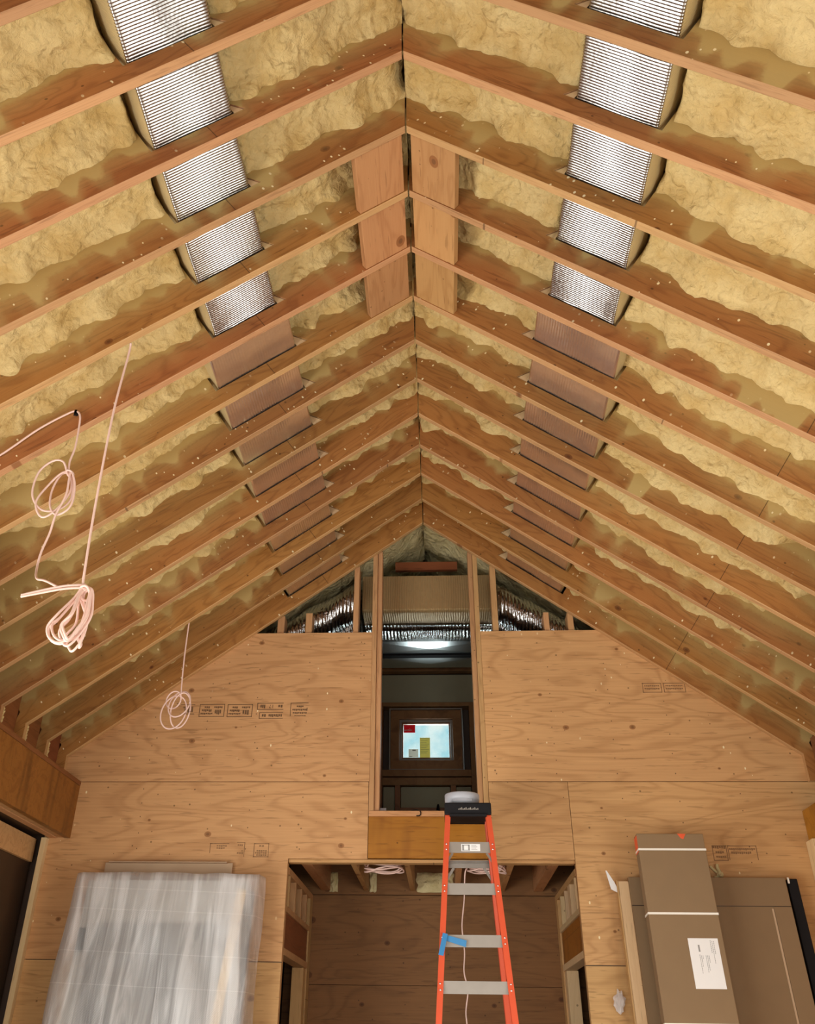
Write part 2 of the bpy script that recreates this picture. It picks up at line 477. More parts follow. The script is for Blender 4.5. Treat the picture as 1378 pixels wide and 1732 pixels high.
MT['red_sticker'] = sticker_mat('red_sticker', (0.75, 0.05, 0.07))
MT['yellow_sticker'] = sticker_mat('yellow_sticker', (0.78, 0.72, 0.32))
MT['white_sticker'] = sticker_mat('white_sticker', (0.85, 0.84, 0.78))
MT['glass'] = glass_mat()
MT['film'] = film_mat()


# ------------------------------------------------------------------ mesh helpers
class MB:
    """Collects shapes into one mesh."""

    def __init__(self):
        self.bm = bmesh.new()

    def box(self, x0, x1, y0, y1, z0, z1, mi=0, bev=0.0):
        vs = [self.bm.verts.new(p) for p in ((x0, y0, z0), (x1, y0, z0), (x1, y1, z0), (x0, y1, z0), (x0, y0, z1), (x1, y0, z1), (x1, y1, z1), (x0, y1, z1))]
        fs = [self.bm.faces.new([vs[i] for i in q]) for q in ((0, 3, 2, 1), (4, 5, 6, 7), (0, 1, 5, 4), (1, 2, 6, 5), (2, 3, 7, 6), (3, 0, 4, 7))]
        for f in fs:
            f.material_index = mi
        if bev:
            es = list({e for f in fs for e in f.edges})
            bmesh.ops.bevel(self.bm, geom=es, offset=bev, segments=2, profile=0.5, affect='EDGES', material=-1)
        return self

    def bar(self, p, q, w, d, side=Vector((1, 0, 0)), mi=0):
        """Square-section bar from p to q, w wide along `side`, d deep across."""
        p, q = Vector(p), Vector(q)
        t = (q - p).normalized()
        s = (side - t * side.dot(t)).normalized()
        n = t.cross(s)
        vs = []
        for c in (p, q):
            for a, b_ in ((-1, -1), (1, -1), (1, 1), (-1, 1)):
                vs.append(self.bm.verts.new(c + s * (a * w / 2) + n * (b_ * d / 2)))
        for qd in ((3, 2, 1, 0), (4, 5, 6, 7), (0, 1, 5, 4), (1, 2, 6, 5), (2, 3, 7, 6), (3, 0, 4, 7)):
            self.bm.faces.new([vs[i] for i in qd]).material_index = mi
        return self

    def poly(self, pts, y0, y1, mi=0):
        """Extrude a polygon given in (x, z) from y0 to y1."""
        a = [self.bm.verts.new((x, y0, z)) for x, z in pts]
        b_ = [self.bm.verts.new((x, y1, z)) for x, z in pts]
        fs = [self.bm.faces.new(a), self.bm.faces.new(b_[::-1])]
        n = len(pts)
        for i in range(n):
            fs.append(self.bm.faces.new((a[i], b_[i], b_[(i + 1) % n], a[(i + 1) % n])))
        for f in fs:
            f.material_index = mi
        return self

    def lathe(self, prof, cx, cy, n=32, mi=0):
        rings = []
        for r, z in prof:
            rings.append([self.bm.verts.new((cx + r * math.cos(2 * math.pi * k / n), cy + r * math.sin(2 * math.pi * k / n), z)) for k in range(n)])
        for a, b_ in zip(rings, rings[1:]):
            for k in range(n):
                f = self.bm.faces.new((a[k], a[(k + 1) % n], b_[(k + 1) % n], b_[k]))
                f.material_index = mi
                f.smooth = True
        self.bm.faces.new(rings[0][::-1])
        self.bm.faces.new(rings[-1])
        return self

    def tube(self, pts, r, n=8, mi=0):
        pts = [Vector(p) for p in pts]
        ref = Vector((0.3, 0.9, 0.1)).normalized()
        prev = None
        rings = []
        for i, p in enumerate(pts):
            t = (pts[min(i + 1, len(pts) - 1)] - pts[max(i - 1, 0)]).normalized()
            a = prev if prev is not None else ref
            a = a - t * a.dot(t)
            if a.length < 1e-5:
                a = t.orthogonal()
            a.normalize()
            prev = a
            b_ = t.cross(a)
            rings.append([self.bm.verts.new(p + (a * math.cos(2 * math.pi * k / n) + b_ * math.sin(2 * math.pi * k / n)) * r) for k in range(n)])
        for u, v in zip(rings, rings[1:]):
            for k in range(n):
                f = self.bm.faces.new((u[k], u[(k + 1) % n], v[(k + 1) % n], v[k]))
                f.smooth = True
                f.material_index = mi
        self.bm.faces.new(rings[0][::-1])
        self.bm.faces.new(rings[-1])
        return self

    def build(self, name, mats, parent=None, origin=None):
        bmesh.ops.recalc_face_normals(self.bm, faces=self.bm.faces)
        me = bpy.data.meshes.new(name)
        if origin is not None:
            bmesh.ops.translate(self.bm, verts=self.bm.verts, vec=-Vector(origin))
        self.bm.to_mesh(me)
        self.bm.free()
        for m_ in (mats if isinstance(mats, (list, tuple)) else [mats]):
            me.materials.append(m_)
        o = bpy.data.objects.new(name, me)
        COL.objects.link(o)
        if parent is not None:
            o.parent = parent
        if origin is not None:
            o.location = origin
        return o


def tag(o, label=None, cat=None, group=None, kind=None):
    for k, v in (('label', label), ('category', cat), ('group', group), ('kind', kind)):
        if v:
            o[k] = v
    return o


def empty(name, loc=(0, 0, 0)):
    o = bpy.data.objects.new(name, None)
    o.empty_display_size = 0.1
    COL.objects.link(o)
    o.location = loc
    return o


def structure(o):
    o['kind'] = 'structure'
    return o


def spline(pts, k=8, closed=False):
    """Catmull-Rom through pts."""
    pts = [Vector(p) for p in pts]
    n = len(pts)
    out = []
    for i in range(n if closed else n - 1):
        p0 = pts[(i - 1) % n] if closed or i > 0 else pts[0]
        p1, p2 = pts[i], pts[(i + 1) % n]
        p3 = pts[(i + 2) % n] if closed or i + 2 < n else pts[-1]
        for j in range(k):
            t = j / k
            out.append(0.5 * ((2 * p1) + (p2 - p0) * t + (2 * p0 - 5 * p1 + 4 * p2 - p3) * t * t + (3 * p1 - p0 - 3 * p2 + p3) * t ** 3))
    out.append(pts[0] if closed else pts[-1])
    return out


def slope_matrix(side, y):
    """Local X runs down the slope, local Z square to it (up), origin on the ridge line."""
    if side > 0:
        ex, ey, ez = Vector((CT, 0, -ST)), Vector((0, 1, 0)), Vector((ST, 0, CT))
    else:
        ex, ey, ez = Vector((-CT, 0, -ST)), Vector((0, -1, 0)), Vector((-ST, 0, CT))
    m_ = Matrix((ex, ey, ez)).transposed().to_4x4()
    m_.translation = Vector((XR, y, HR))
    return m_


# ------------------------------------------------------------------ the room shell
structure(MB().box(-3.6, 3.6, -3.6, 10.0, -0.12, 0.0).build('floor', MT['concrete']))

# roof deck over the foam, both slopes
UE = 2.744 / CT                                  # slope length to the plumb cut at the eave
deck = MB()
for sgn in (-1, 1):
    a = [(XR, HR + (RD + 0.002) / CT), (XR + sgn * 3.5, HR + (RD + 0.002) / CT - M * 3.5)]
    deck.poly([a[0], a[1], (a[1][0], a[1][1] + 0.03), (a[0][0], a[0][1] + 0.03)], -3.6, 9.4)
structure(deck.build('ceiling', MT['deck']))

# end wall: plywood sheets on studs, with a tall slot and a wide opening
wall = empty('wall_far', (0, YW, 0))
structure(wall)


def zroof(x):
    return HR - M * abs(x - XR)


def sheet(pts, mname='ply', y0=YW, y1=YW + 0.015):
    cx = sum(p[0] for p in pts) / len(pts)
    cz = sum(p[1] for p in pts) / len(pts)
    o = MB().poly(pts, y0, y1).build('plywood_sheet', MT[mname], None, (cx, YW, cz))
    o.parent = wall
    o.matrix_parent_inverse = Matrix.Translation((0, -YW, 0))
    return o


S1, S2, S3, S4 = 4.437, 3.268, 2.101, 0.93
G = 0.0025
xl = XR - (HR - S1) / M
xr = XR + (HR - S1) / M
sl, sr = -0.5227, 0.3545
HEAD = 2.742
sheet_tl = sheet([(-2.90, S2 + G), (sl, S2 + G), (sl, S1), (xl - 0.02, S1), (-2.90, zroof(-2.90) + 0.02)])
sheet_ml = sheet([(-2.865, S3 + G), (-1.0917, S3 + G), (-1.0917, HEAD), (sl - 0.004, HEAD), (sl - 0.004, S2 - G), (-2.90, S2 - G), (-2.90, S3 + G)])
sheet([(-2.865, S4 + G), (-1.0917, S4 + G), (-1.0917, S3 - G), (-2.865, S3 - G)])
sheet([(-2.865, 0.0), (-1.0917, 0.0), (-1.0917, S4 - G), (-2.865, S4 - G)])
sheet_tr = sheet([(sr, S2 + G), (2.70, S2 + G), (2.70, zroof(2.70) + 0.02), (xr + 0.02, S1), (sr, S1)])
sheet([(sr + 0.002, HEAD), (0.930, HEAD), (0.930, S2 - G), (sr + 0.002, S2 - G)])
sheet_mr = sheet([(0.9335, S3 + G), (2.70, S3 + G), (2.70, S2 - G), (0.9335, S2 - G)])
sheet([(0.9335, S4 + G), (2.56, S4 + G), (2.56, S3 - G), (0.9335, S3 - G)])
sheet([(0.9335, 0.0), (2.56, 0.0), (2.56, S4 - G), (0.9335, S4 - G)])


sb = MB().box(-2.86, -1.092, YW + 0.0155, YW + 0.05, S3 - 0.05, S3 + 0.05).box(0.934, 2.56, YW + 0.0155, YW + 0.05, S3 - 0.05, S3 + 0.05)
sb.box(-2.86, -1.092, YW + 0.0155, YW + 0.05, S4 - 0.05, S4 + 0.05).box(0.934, 2.56, YW + 0.0155, YW + 0.05, S4 - 0.05, S4 + 0.05)
sb.box(-2.9, -0.53, YW + 0.0155, YW + 0.05, S2 - 0.05, S2 + 0.05).box(0.36, 2.7, YW + 0.0155, YW + 0.05, S2 - 0.05, S2 + 0.05).box(0.91, 0.96, YW + 0.0155, YW + 0.05, HEAD + 0.01, S2)
o = sb.build('seam_backing', MT['dark'], wall, None)  # unseen strips added behind the sheets to stop light leaking through the seams
o.matrix_parent_inverse = Matrix.Translation((0, -YW, 0))


def stud(x0, x1, z0, z1, label, y0=YW + 0.016, y1=YW + 0.15, mname='lumber', group=None, name='wall_stud', mats=None):
    o = MB().box(x0, x1, y0, y1, z0, z1).build(name, mats or MT[mname], None, ((x0 + x1) / 2, y0, z0))
    tag(o, label, 'stud', group)
    return o


# studs in the open triangles over the sheets, reaching the last rafters
stud(-1.306, -1.251, 2.80, zroof(-1.278) + 0.02, 'short stud end left of the slot, furthest out under the cable-side rafter')
stud(-1.074, -1.022, 2.80, 4.615, 'sawn-off stud standing free in the cable-side triangle over the plywood')
stud(-0.682, -0.640, 2.80, zroof(-0.66) + 0.02, 'slender stud beside the doubled slot post, cable side')
stud(0.458, 0.504, 2.80, zroof(0.48) + 0.02, 'slender stud beside the doubled slot post, box side')
stud(0.872, 0.914, 2.80, 4.600, 'sawn-off stud standing free in the box-side triangle over the plywood')
stud(1.062, 1.108, 2.80, zroof(1.085) + 0.02, 'short stud end furthest out under the box-side rafter')

# doubled posts each side of the slot
for x0, lab, nm in ((-0.524, 'doubled fir post on the cable side of the tall slot', 'a'), (0.2765, 'doubled fir post on the box side of the tall slot', 'b')):
    p = empty('slot_post', (x0, YW, 3.06))
    tag(p, lab, 'post', 'doubled posts beside the slot')
    for k in range(2):
        xa = x0 + k * 0.0395 + (0.0 if x0 < 0 else 0.0)
        zt = zroof(xa + 0.02) + 0.03
        yo = 0.004 if (k == 0) == (x0 < 0) else 0.022
        MB().box(xa, xa + 0.038, YW + yo, YW + 0.145, 3.06, zt, bev=0.002).build('post_ply', MT['lumber'], p).matrix_parent_inverse = Matrix.Translation((-x0, -YW, -3.06))

# beam across the opening and the sill on it
o = MB().box(-0.5225, 0.3545, YW + 0.004, YW + 0.13, HEAD + 0.006, 3.026, bev=0.002).build('slot_beam', MT['lvl'], None, (-0.09, YW, HEAD))
tag(o, 'glossy amber laminated beam under the tall slot, behind the ladder', 'beam')
o = MB().box(-0.5225, 0.3545, YW - 0.006, YW + 0.14, 3.026, 3.064, bev=0.003).build('slot_sill', MT['lumber_h'], None, (-0.09, YW, 3.03))
tag(o, 'flat pale board lying on the amber beam as sill of the slot', 'board')
o = MB().box(-1.0917, 0.9330, YW + 0.018, YW + 0.10, HEAD - 0.022, HEAD - 0.0005, bev=0.002).build('opening_head_board', MT['lumber_h'], None, (-0.08, YW, HEAD))
tag(o, 'narrow board along the head of the wide opening', 'board')
o = MB().box(-1.0917, -0.524, YW + 0.018, YW + 0.13, HEAD + 0.002, 3.02).build('header_board', MT['lumber_h'], None, (-0.8, YW, HEAD))
structure(o)
o = MB().box(0.3555, 0.93, YW + 0.018, YW + 0.13, HEAD + 0.002, 3.02).build('header_board', MT['lumber_h'], None, (0.6, YW, HEAD))
structure(o)

# ------------------------------------------------------------------ alcove under the loft
AY = 8.445
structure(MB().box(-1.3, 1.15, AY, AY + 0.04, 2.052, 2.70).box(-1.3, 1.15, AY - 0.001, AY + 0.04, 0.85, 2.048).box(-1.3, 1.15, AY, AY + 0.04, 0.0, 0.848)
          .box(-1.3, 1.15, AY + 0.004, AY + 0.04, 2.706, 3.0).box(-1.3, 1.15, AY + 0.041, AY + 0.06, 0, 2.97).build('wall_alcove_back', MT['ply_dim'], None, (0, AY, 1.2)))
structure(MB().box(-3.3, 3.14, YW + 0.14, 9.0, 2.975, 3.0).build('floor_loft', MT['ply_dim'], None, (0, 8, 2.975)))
for x, lab in ((-0.985, 'ceiling joist of the alcove along its cable-side wall'), (-0.64, 'alcove ceiling joist, first in from the cable-side wall'), (-0.25, 'alcove ceiling joist between the two cable coils'),
               (0.128, 'alcove ceiling joist just behind the ladder rungs'), (0.50, 'alcove ceiling joist past the ladder on the box side'), (0.80, 'ceiling joist of the alcove along its box-side wall')):
    w = 0.04 if abs(x) < 0.7 else 0.075
    o = MB().box(x - w / 2, x + w / 2, YW + 0.135, AY - 0.004, 2.735, 2.972, bev=0.002).build('ceiling_joist', MT['lumber_h'], None, (x, 7.7, 2.735))
    o.data.materials[0] = MT['block']
    tag(o, lab, 'joist', 'alcove ceiling joists')
for x, wx in ((-0.92, 0.035), (-0.585, 0.03), (-0.06, 0.15)):
    b = MB()
    bmesh.ops.create_grid(b.bm, x_segments=14, y_segments=16, size=1.0)
    for v in b.bm.verts:
        e = 1 - max(abs(v.co.x), abs(v.co.y)) ** 4
        nz_ = mnoise.noise((v.co.x * 1.7 + x * 9, v.co.y * 1.9, 1.0))
        v.co = Vector((x + v.co.x * wx * (1 + 0.12 * nz_ + 0.08 * mnoise.noise((0.7, v.co.y * 1.6, x * 5))), AY - 0.003 - 0.02 * e * (0.6 + nz_), 2.80 + v.co.y * 0.075 * (1 + 0.12 * nz_)))
    for f in b.bm.faces:
        f.smooth = True
    o = b.build('foam_blob', MT['foam_pale'], None, (x, AY, 2.73))
    tag(o, {-0.92: 'pale foam strip in the alcove corner by the cable-side wall', -0.585: 'narrow pale foam strip beside the first alcove joist', -0.06: 'broad pale foam patch between the middle alcove joists'}[x], 'foam', 'foam bits at the alcove ceiling')


def side_frame(side, xin, label, light):
    """Open stud wall: plate, cripple studs, header, trimmer and posts; xin is its inner face."""
    t = empty('framed_side_wall', (xin, YW, 0))
    tag(t, label, 'wall frame')
    inv = Matrix.Translation((-xin, -YW, 0))
    xo = xin + side * 0.09
    x0, x1 = min(xin, xo), max(xin, xo)

    def part(nm, y0, y1, z0, z1, mname, dx=0.0):
        o_ = MB().box(x0 + dx, x1 + dx, y0, y1, z0, z1, bev=0.002).build(nm, MT[mname], t)
        o_.matrix_parent_inverse = inv
        return o_
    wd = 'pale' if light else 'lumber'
    part('front_post', YW + 0.018, YW + 0.07, 0, HEAD - 0.024, 'lumber')
    part('rear_post', AY - 0.16, AY - 0.004, 0, 2.655, 'lumber')
    part('top_plate', YW + 0.1, AY - 0.004, 2.655, 2.70, 'lumber_h')
    for y in (7.11, 7.42, 7.75, 8.05):
        part('cripple_stud', y, y + 0.04 + (0.09 if light and y > 7.4 and y < 7.5 else 0), 2.452, 2.653, wd)
    part('sill_plate', YW + 0.072, AY - 0.165, 2.415, 2.450, wd)
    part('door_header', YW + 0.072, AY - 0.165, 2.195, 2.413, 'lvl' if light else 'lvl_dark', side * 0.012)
    part('trimmer_plate', YW + 0.072, AY - 0.165, 2.150, 2.193, wd)
    part('jamb_stud', AY - 0.30, AY - 0.165, 0, 2.148, wd, side * 0.01)
    return t


side_frame(-1, -1.0917, 'open stud wall of the alcove, dark red header, cable side', False)
side_frame(1, 0.9335, 'open stud wall of the alcove, amber header, box side', True)
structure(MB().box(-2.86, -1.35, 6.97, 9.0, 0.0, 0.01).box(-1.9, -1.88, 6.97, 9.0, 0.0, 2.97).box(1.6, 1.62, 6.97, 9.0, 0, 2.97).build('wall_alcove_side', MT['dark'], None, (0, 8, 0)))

# ------------------------------------------------------------------ loft behind the slot
BY = 9.0
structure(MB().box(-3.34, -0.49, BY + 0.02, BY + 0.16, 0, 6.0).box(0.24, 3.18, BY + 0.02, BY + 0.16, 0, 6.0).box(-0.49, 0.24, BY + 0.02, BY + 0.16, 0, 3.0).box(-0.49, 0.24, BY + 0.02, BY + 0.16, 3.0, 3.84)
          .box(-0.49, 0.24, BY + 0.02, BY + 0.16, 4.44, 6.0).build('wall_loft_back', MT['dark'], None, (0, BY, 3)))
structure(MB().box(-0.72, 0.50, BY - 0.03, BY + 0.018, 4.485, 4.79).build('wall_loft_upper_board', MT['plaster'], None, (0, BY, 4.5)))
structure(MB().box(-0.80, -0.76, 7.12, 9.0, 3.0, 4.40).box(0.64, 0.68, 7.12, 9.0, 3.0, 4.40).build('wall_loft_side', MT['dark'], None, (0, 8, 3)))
o = MB().box(-0.70, 0.50, BY - 0.12, BY - 0.032, 4.80, 4.84).build('loft_rail', MT['frame_brown'], None, (0, BY, 4.8))
tag(o, 'dark wooden rail across the loft under the metal duct', 'rail')
for x in (-0.2, -0.02, 0.14, -0.36):
    pass
# framing about the window
for x0, x1, z0, z1, lab in ((-0.600, -0.545, 3.002, 4.482, 'dark stud beside the loft window, cable side'), (0.300, 0.355, 3.002, 4.482, 'dark stud beside the loft window, box side'),
                            (0.385, 0.43, 3.002, 4.482, 'outer dark stud by the loft window, box side')):
    tag(MB().box(x0, x1, BY - 0.12, BY + 0.018, z0, z1, bev=0.002).build('window_stud', MT['frame_brown'], None, (x0, BY, z0)), lab, 'stud', 'loft window studs')
tag(MB().box(-0.545, 0.30, BY - 0.12, BY + 0.018, 4.445, 4.482, bev=0.002).build('window_head_board', MT['frame_brown'], None, (0, BY, 4.45)), 'dark board over the loft window', 'board')
tag(MB().box(-0.545, 0.30, BY - 0.12, BY + 0.018, 3.775, 3.835, bev=0.002).build('window_sill_board', MT['frame_brown'], None, (0, BY, 3.8)), 'dark board under the loft window', 'board')
tag(MB().box(-0.545, 0.30, BY - 0.10, BY + 0.018, 3.70, 3.768, bev=0.002).build('window_sill_board', MT['frame_brown'], None, (0, BY, 3.7)), 'lower of two dark boards under the loft window', 'board')
for x0, x1, lab in ((-0.425, -0.375, 'cripple stud under the loft window, cable side'), (0.10, 0.15, 'cripple stud under the loft window, box side')):
    tag(MB().box(x0, x1, BY - 0.10, BY + 0.018, 3.002, 3.698, bev=0.002).build('cripple_stud', MT['frame_brown'], None, (x0, BY, 3)), lab, 'stud', 'cripple studs under the loft window')
tag(MB().box(-0.375, 0.10, BY - 0.09, BY + 0.018, 3.44, 3.50, bev=0.002).build('blocking_board', MT['frame_brown'], None, (0, BY, 3.4)), 'short dark cross block between the studs under the loft window', 'board')
for x0, x1, z0, z1, lab in ((-0.373, 0.098, 3.502, 3.696, 'pale insulation batt right under the loft window'), (-0.373, 0.098, 3.002, 3.438, 'pale insulation batt below the cross block in the loft'),
                            (-0.540, -0.427, 3.002, 3.696, 'narrow insulation batt in the loft, cable side'), (0.152, 0.296, 3.002, 3.696, 'narrow insulation batt in the loft, box side')):
    tag(MB().box(x0, x1, BY - 0.05, BY + 0.015, z0, z1, bev=0.01).build('insulation_batt', MT['plaster'], None, (x0, BY, z0)), lab, 'insulation', 'insulation under the loft window')

win = empty('window_1', (-0.12, BY, 4.13))
structure(win)
winv = Matrix.Translation((0.12, -BY, -4.13))


def wpart(nm, mb, mname):
    o_ = mb.build(nm, MT[mname], win)
    o_.matrix_parent_inverse = winv
    return o_


def ring(x0, x1, z0, z1, w, y0, y1):
    return MB().box(x0, x1, y0, y1, z0, z0 + w, bev=0.002).box(x0, x1, y0, y1, z1 - w, z1, bev=0.002).box(x0, x0 + w, y0, y1, z0 + w, z1 - w, bev=0.002).box(x1 - w, x1, y0, y1, z0 + w, z1 - w, bev=0.002)


wpart('outer_frame', ring(-0.485, 0.235, 3.842, 4.438, 0.012, BY - 0.075, BY + 0.10), 'frame_grey')
wpart('frame', ring(-0.472, 0.222, 3.855, 4.425, 0.085, BY - 0.05, BY + 0.08), 'frame_brown')
wpart('sash_bead', ring(-0.386, 0.136, 3.941, 4.339, 0.022, BY - 0.02, BY + 0.05), 'frame_grey')
wpart('inner_bead', ring(-0.363, 0.113, 3.964, 4.316, 0.014, BY - 0.005, BY + 0.04), 'frame_brown')
pane = wpart('pane', MB().box(-0.349, 0.099, BY + 0.016, BY + 0.020, 3.978, 4.302), 'glass')
st = wpart('red_sticker', MB().box(-0.345, -0.232, BY + 0.011, BY + 0.0135, 4.222, 4.299), 'red_sticker')
st['label'] = 'red corner sticker'
mark = MB()
mark.box(-0.338, -0.262, BY + 0.009, BY + 0.0108, 4.243, 4.249)
mark.bar((-0.300, BY + 0.010, 4.249), (-0.286, BY + 0.010, 4.263), 0.004, 0.001, Vector((0, 1, 0)))
mark.bar((-0.286, BY + 0.010, 4.263), (-0.270, BY + 0.010, 4.247), 0.004, 0.001, Vector((0, 1, 0)))
mk_o = mark.build('sticker_mark', MT['paper'], st)
yst = wpart('yellow_sticker', MB().box(-0.188, -0.088, BY + 0.011, BY + 0.0135, 3.979, 4.172), 'yellow_sticker')
yst['label'] = 'tall yellow label'
ln = MB()
for k in range(9):
    ln.box(-0.180 + 0.002 * (k % 2), -0.098 - 0.012 * (k % 3), BY + 0.009, BY + 0.0108, 4.160 - k * 0.017, 4.1625 - k * 0.017)
ln.build('printed_lines', MT['ink'], yst)
wst = wpart('white_sticker', MB().box(-0.298, -0.205, BY + 0.011, BY + 0.0135, 3.985, 4.062), 'white_sticker')
wst['label'] = 'small white label'
ln = MB()
ln.box(-0.262, -0.228, BY + 0.009, BY + 0.0108, 4.045, 4.057)
ln.box(-0.290, -0.262, BY + 0.009, BY + 0.0108, 3.990, 3.994)
ln.build('printed_lines', MT['ink'], wst)

# big foil-wrapped trunk duct across the loft
TX0, TX1, TZ = -0.64, 0.50, 4.787
td = empty('trunk_duct', (-0.08, 7.3, TZ))
tag(td, 'wide foil-wrapped trunk duct with metal bands seen through the slot', 'duct')
tinv = Matrix.Translation((0.08, -7.3, -TZ))


def tpart(nm, mb, mname):
    o_ = mb.build(nm, MT[mname], td)
    o_.matrix_parent_inverse = tinv
    return o_


def band(y0, y1, z0, z1, sag=0.0, x0=TX0, x1=TX1):
    b_ = MB()
    nx, ny = 28, 4
    g = [[b_.bm.verts.new((x0 + (x1 - x0) * i / nx, y0 + (y1 - y0) * j / ny, z0 - sag * math.sin(math.pi * j / ny) * (0.7 + 0.5 * mnoise.noise((i * 0.35, j, y0))) + 0.008 * sag * 10 * mnoise.noise((i * 0.5, y0, 3)))) for i in range(nx + 1)] for j in range(ny + 1)]
    top = [[b_.bm.verts.new((x0 + (x1 - x0) * i / nx, y0 + (y1 - y0) * j / ny, z1)) for i in range(nx + 1)] for j in (0, ny)]
    for j in range(ny):
        for i in range(nx):
            b_.bm.faces.new((g[j][i], g[j][i + 1], g[j + 1][i + 1], g[j + 1][i])).smooth = True
    for i in range(nx):
        b_.bm.faces.new((g[0][i], g[0][i + 1], top[0][i + 1], top[0][i]))
        b_.bm.faces.new((g[ny][i], g[ny][i + 1], top[1][i + 1], top[1][i]))
        b_.bm.faces.new((top[0][i], top[0][i + 1], top[1][i + 1], top[1][i]))
    return b_


o = tpart('front_wrap', band(7.30, 7.62, TZ, 5.10, 0.012), 'foil_brown')
o['label'] = 'brown-looking front face of foil wrap'
tpart('foil_band', band(7.625, 7.665, TZ - 0.012, 5.08, 0.0), 'foil_loft')
tpart('foil_band', band(7.70, 8.04, TZ, 5.08, 0.02), 'foil_loft')
for y0, y1 in ((8.06, 8.37), (8.46, 8.76)):
    b_ = MB()
    xs = (TX0 + 0.02, (TX0 + TX1) / 2, TX1 - 0.02)
    za = TZ + 0.004
    vs = [b_.bm.verts.new(p) for p in ((xs[0], y0, za), (xs[2], y0, za), (xs[2], y1, za), (xs[0], y1, za), (xs[1], (y0 + y1) / 2, za - 0.016))]
    for q in ((0, 1, 4), (1, 2, 4), (2, 3, 4), (3, 0, 4)):
        b_.bm.faces.new([vs[i] for i in q])
    b_.box(xs[0], xs[2], y0, y1, za + 0.001, 5.06)
    tpart('metal_section', b_, 'galv')
tpart('drive_cleat', MB().box(TX0, TX1, 8.375, 8.45, TZ - 0.012, TZ + 0.02), 'black')
for sg, xa, lab in ((-1, -0.665, 'crinkled foil branch duct under the cable-side rafters beyond the wall'), (1, 0.525, 'crinkled foil branch duct under the box-side rafters beyond the wall')):
    br = empty('branch_duct', (xa, 7.35, 4.8))
    tag(br, lab, 'duct', 'branch ducts beyond the wall')
    for k, (w0, y0, dz) in enumerate(((0.34, 7.30, 0.13), (0.30, 7.64, 0.10), (0.26, 7.94, 0.05))):
        b_ = MB()
        x_in, x_out = xa, xa + sg * (0.78 - 0.06 * k)
        n = 26
        rows = []
        for i in range(n + 1):
            t = i / n
            x = x_in + (x_out - x_in) * t
            zc = HR - M * abs(x - XR) - 0.02 + dz - 0.10 * (1 - t)
            row = []
            for a in range(12):
                an = 2 * math.pi * a / 12
                r = 1 + 0.16 * mnoise.noise((x * 9, a * 0.9, k * 5.0))
                row.append(b_.bm.verts.new((x, y0 + w0 * 0.5 * r * math.cos(an), zc - 0.16 + w0 * 0.48 * r * math.sin(an))))
            rows.append(row)
        for r1, r2 in zip(rows, rows[1:]):
            for a in range(12):
                b_.bm.faces.new((r1[a], r1[(a + 1) % 12], r2[(a + 1) % 12], r2[a])).smooth = True
        b_.bm.faces.new(rows[0]); b_.bm.faces.new(rows[-1])
        o = b_.build('foil_sleeve', MT['foil_loft'], br)
        o.matrix_parent_inverse = Matrix.Translation((-xa, -7.35, -4.8))
# collar board and loft roof foam
tag(MB().box(-0.36, 0.20, 7.46, 7.50, 5.235, 5.315).build('collar_board', MT['lvl_dark'], None, (0, 7.75, 5.2)), 'dark red board across the loft peak, ringed with foam', 'board')
b_ = MB()
for sgn in (-1, 1):
    n1, n2 = 44, 26
    g = []
    for i in range(n1 + 1):
        row = []
        for j in range(n2 + 1):
            u = -0.16 + 1.96 * i / n1
            y = YW + 0.05 + (9.0 - YW - 0.05) * j / n2
            v = 0.15 + 0.06 * mnoise.noise((u * 4, y * 4, sgn)) + 0.03 * mnoise.noise((u * 13, y * 13, sgn))
            u = max(u, -M * v)
            row.append(b_.bm.verts.new((XR + sgn * (u * CT + v * ST), y, HR - u * ST + v * CT)))
        g.append(row)
    for i in range(n1):
        for j in range(n2):
            b_.bm.faces.new((g[i][j], g[i + 1][j], g[i + 1][j + 1], g[i][j + 1])).smooth = True
o = b_.build('spray_foam', MT['foam_pale'], None, (XR, 8, HR))
tag(o, 'lumpy pale spray foam on the loft roof beyond the wall', 'foam', None, 'stuff')

# ------------------------------------------------------------------ side walls, header beams
BL = -2.705
o = empty('header_beam', (BL, 3.4, 2.87))
tag(o, 'stained laminated header beam over the dark doorway, under the cable-side eave', 'beam')
hinv = Matrix.Translation((-BL, -3.4, -2.87))
for nm, mb, mn in (('beam_face', MB().box(BL - 0.045, BL, -3.4, YW - 0.001, 2.872, 3.236, bev=0.003), 'lvl_stain'),
                   ('beam_ply', MB().box(BL - 0.096, BL - 0.047, -3.4, YW - 0.001, 2.876, 3.236, bev=0.003), 'lumber_h'),
                   ('beam_ply', MB().box(BL - 0.157, BL - 0.098, -3.4, YW - 0.001, 2.872, 3.236, bev=0.003), 'lumber_h'),
                   ('top_plate', MB().box(BL - 0.157, BL + 0.002, -3.4, YW - 0.001, 3.237, 3.270, bev=0.003), 'lvl_dark')):
    q = mb.build(nm, MT[mn], o)
    q.matrix_parent_inverse = hinv
BRX = 2.556
o = empty('header_beam', (BRX, 3.4, 2.86))
tag(o, 'amber laminated header beam at the box-side edge', 'beam')
hinv = Matrix.Translation((-BRX, -3.4, -2.86))
for nm, mb, mn in (('beam_face', MB().box(BRX, BRX + 0.045, -3.4, YW - 0.004, 2.865, 3.065, bev=0.003), 'lvl'), ('beam_ply', MB().box(BRX + 0.047, BRX + 0.14, -3.4, YW - 0.004, 2.865, 3.065, bev=0.003), 'lumber_h')):
    q = mb.build(nm, MT[mn], o)
    q.matrix_parent_inverse = hinv
tag(MB().box(2.532, 2.62, YW - 0.14, YW - 0.004, 0.0, 2.862, bev=0.003).build('corner_post', MT['pale'], None, (2.55, YW, 0)), 'pale fir post under the amber header at the box-side corner', 'post')
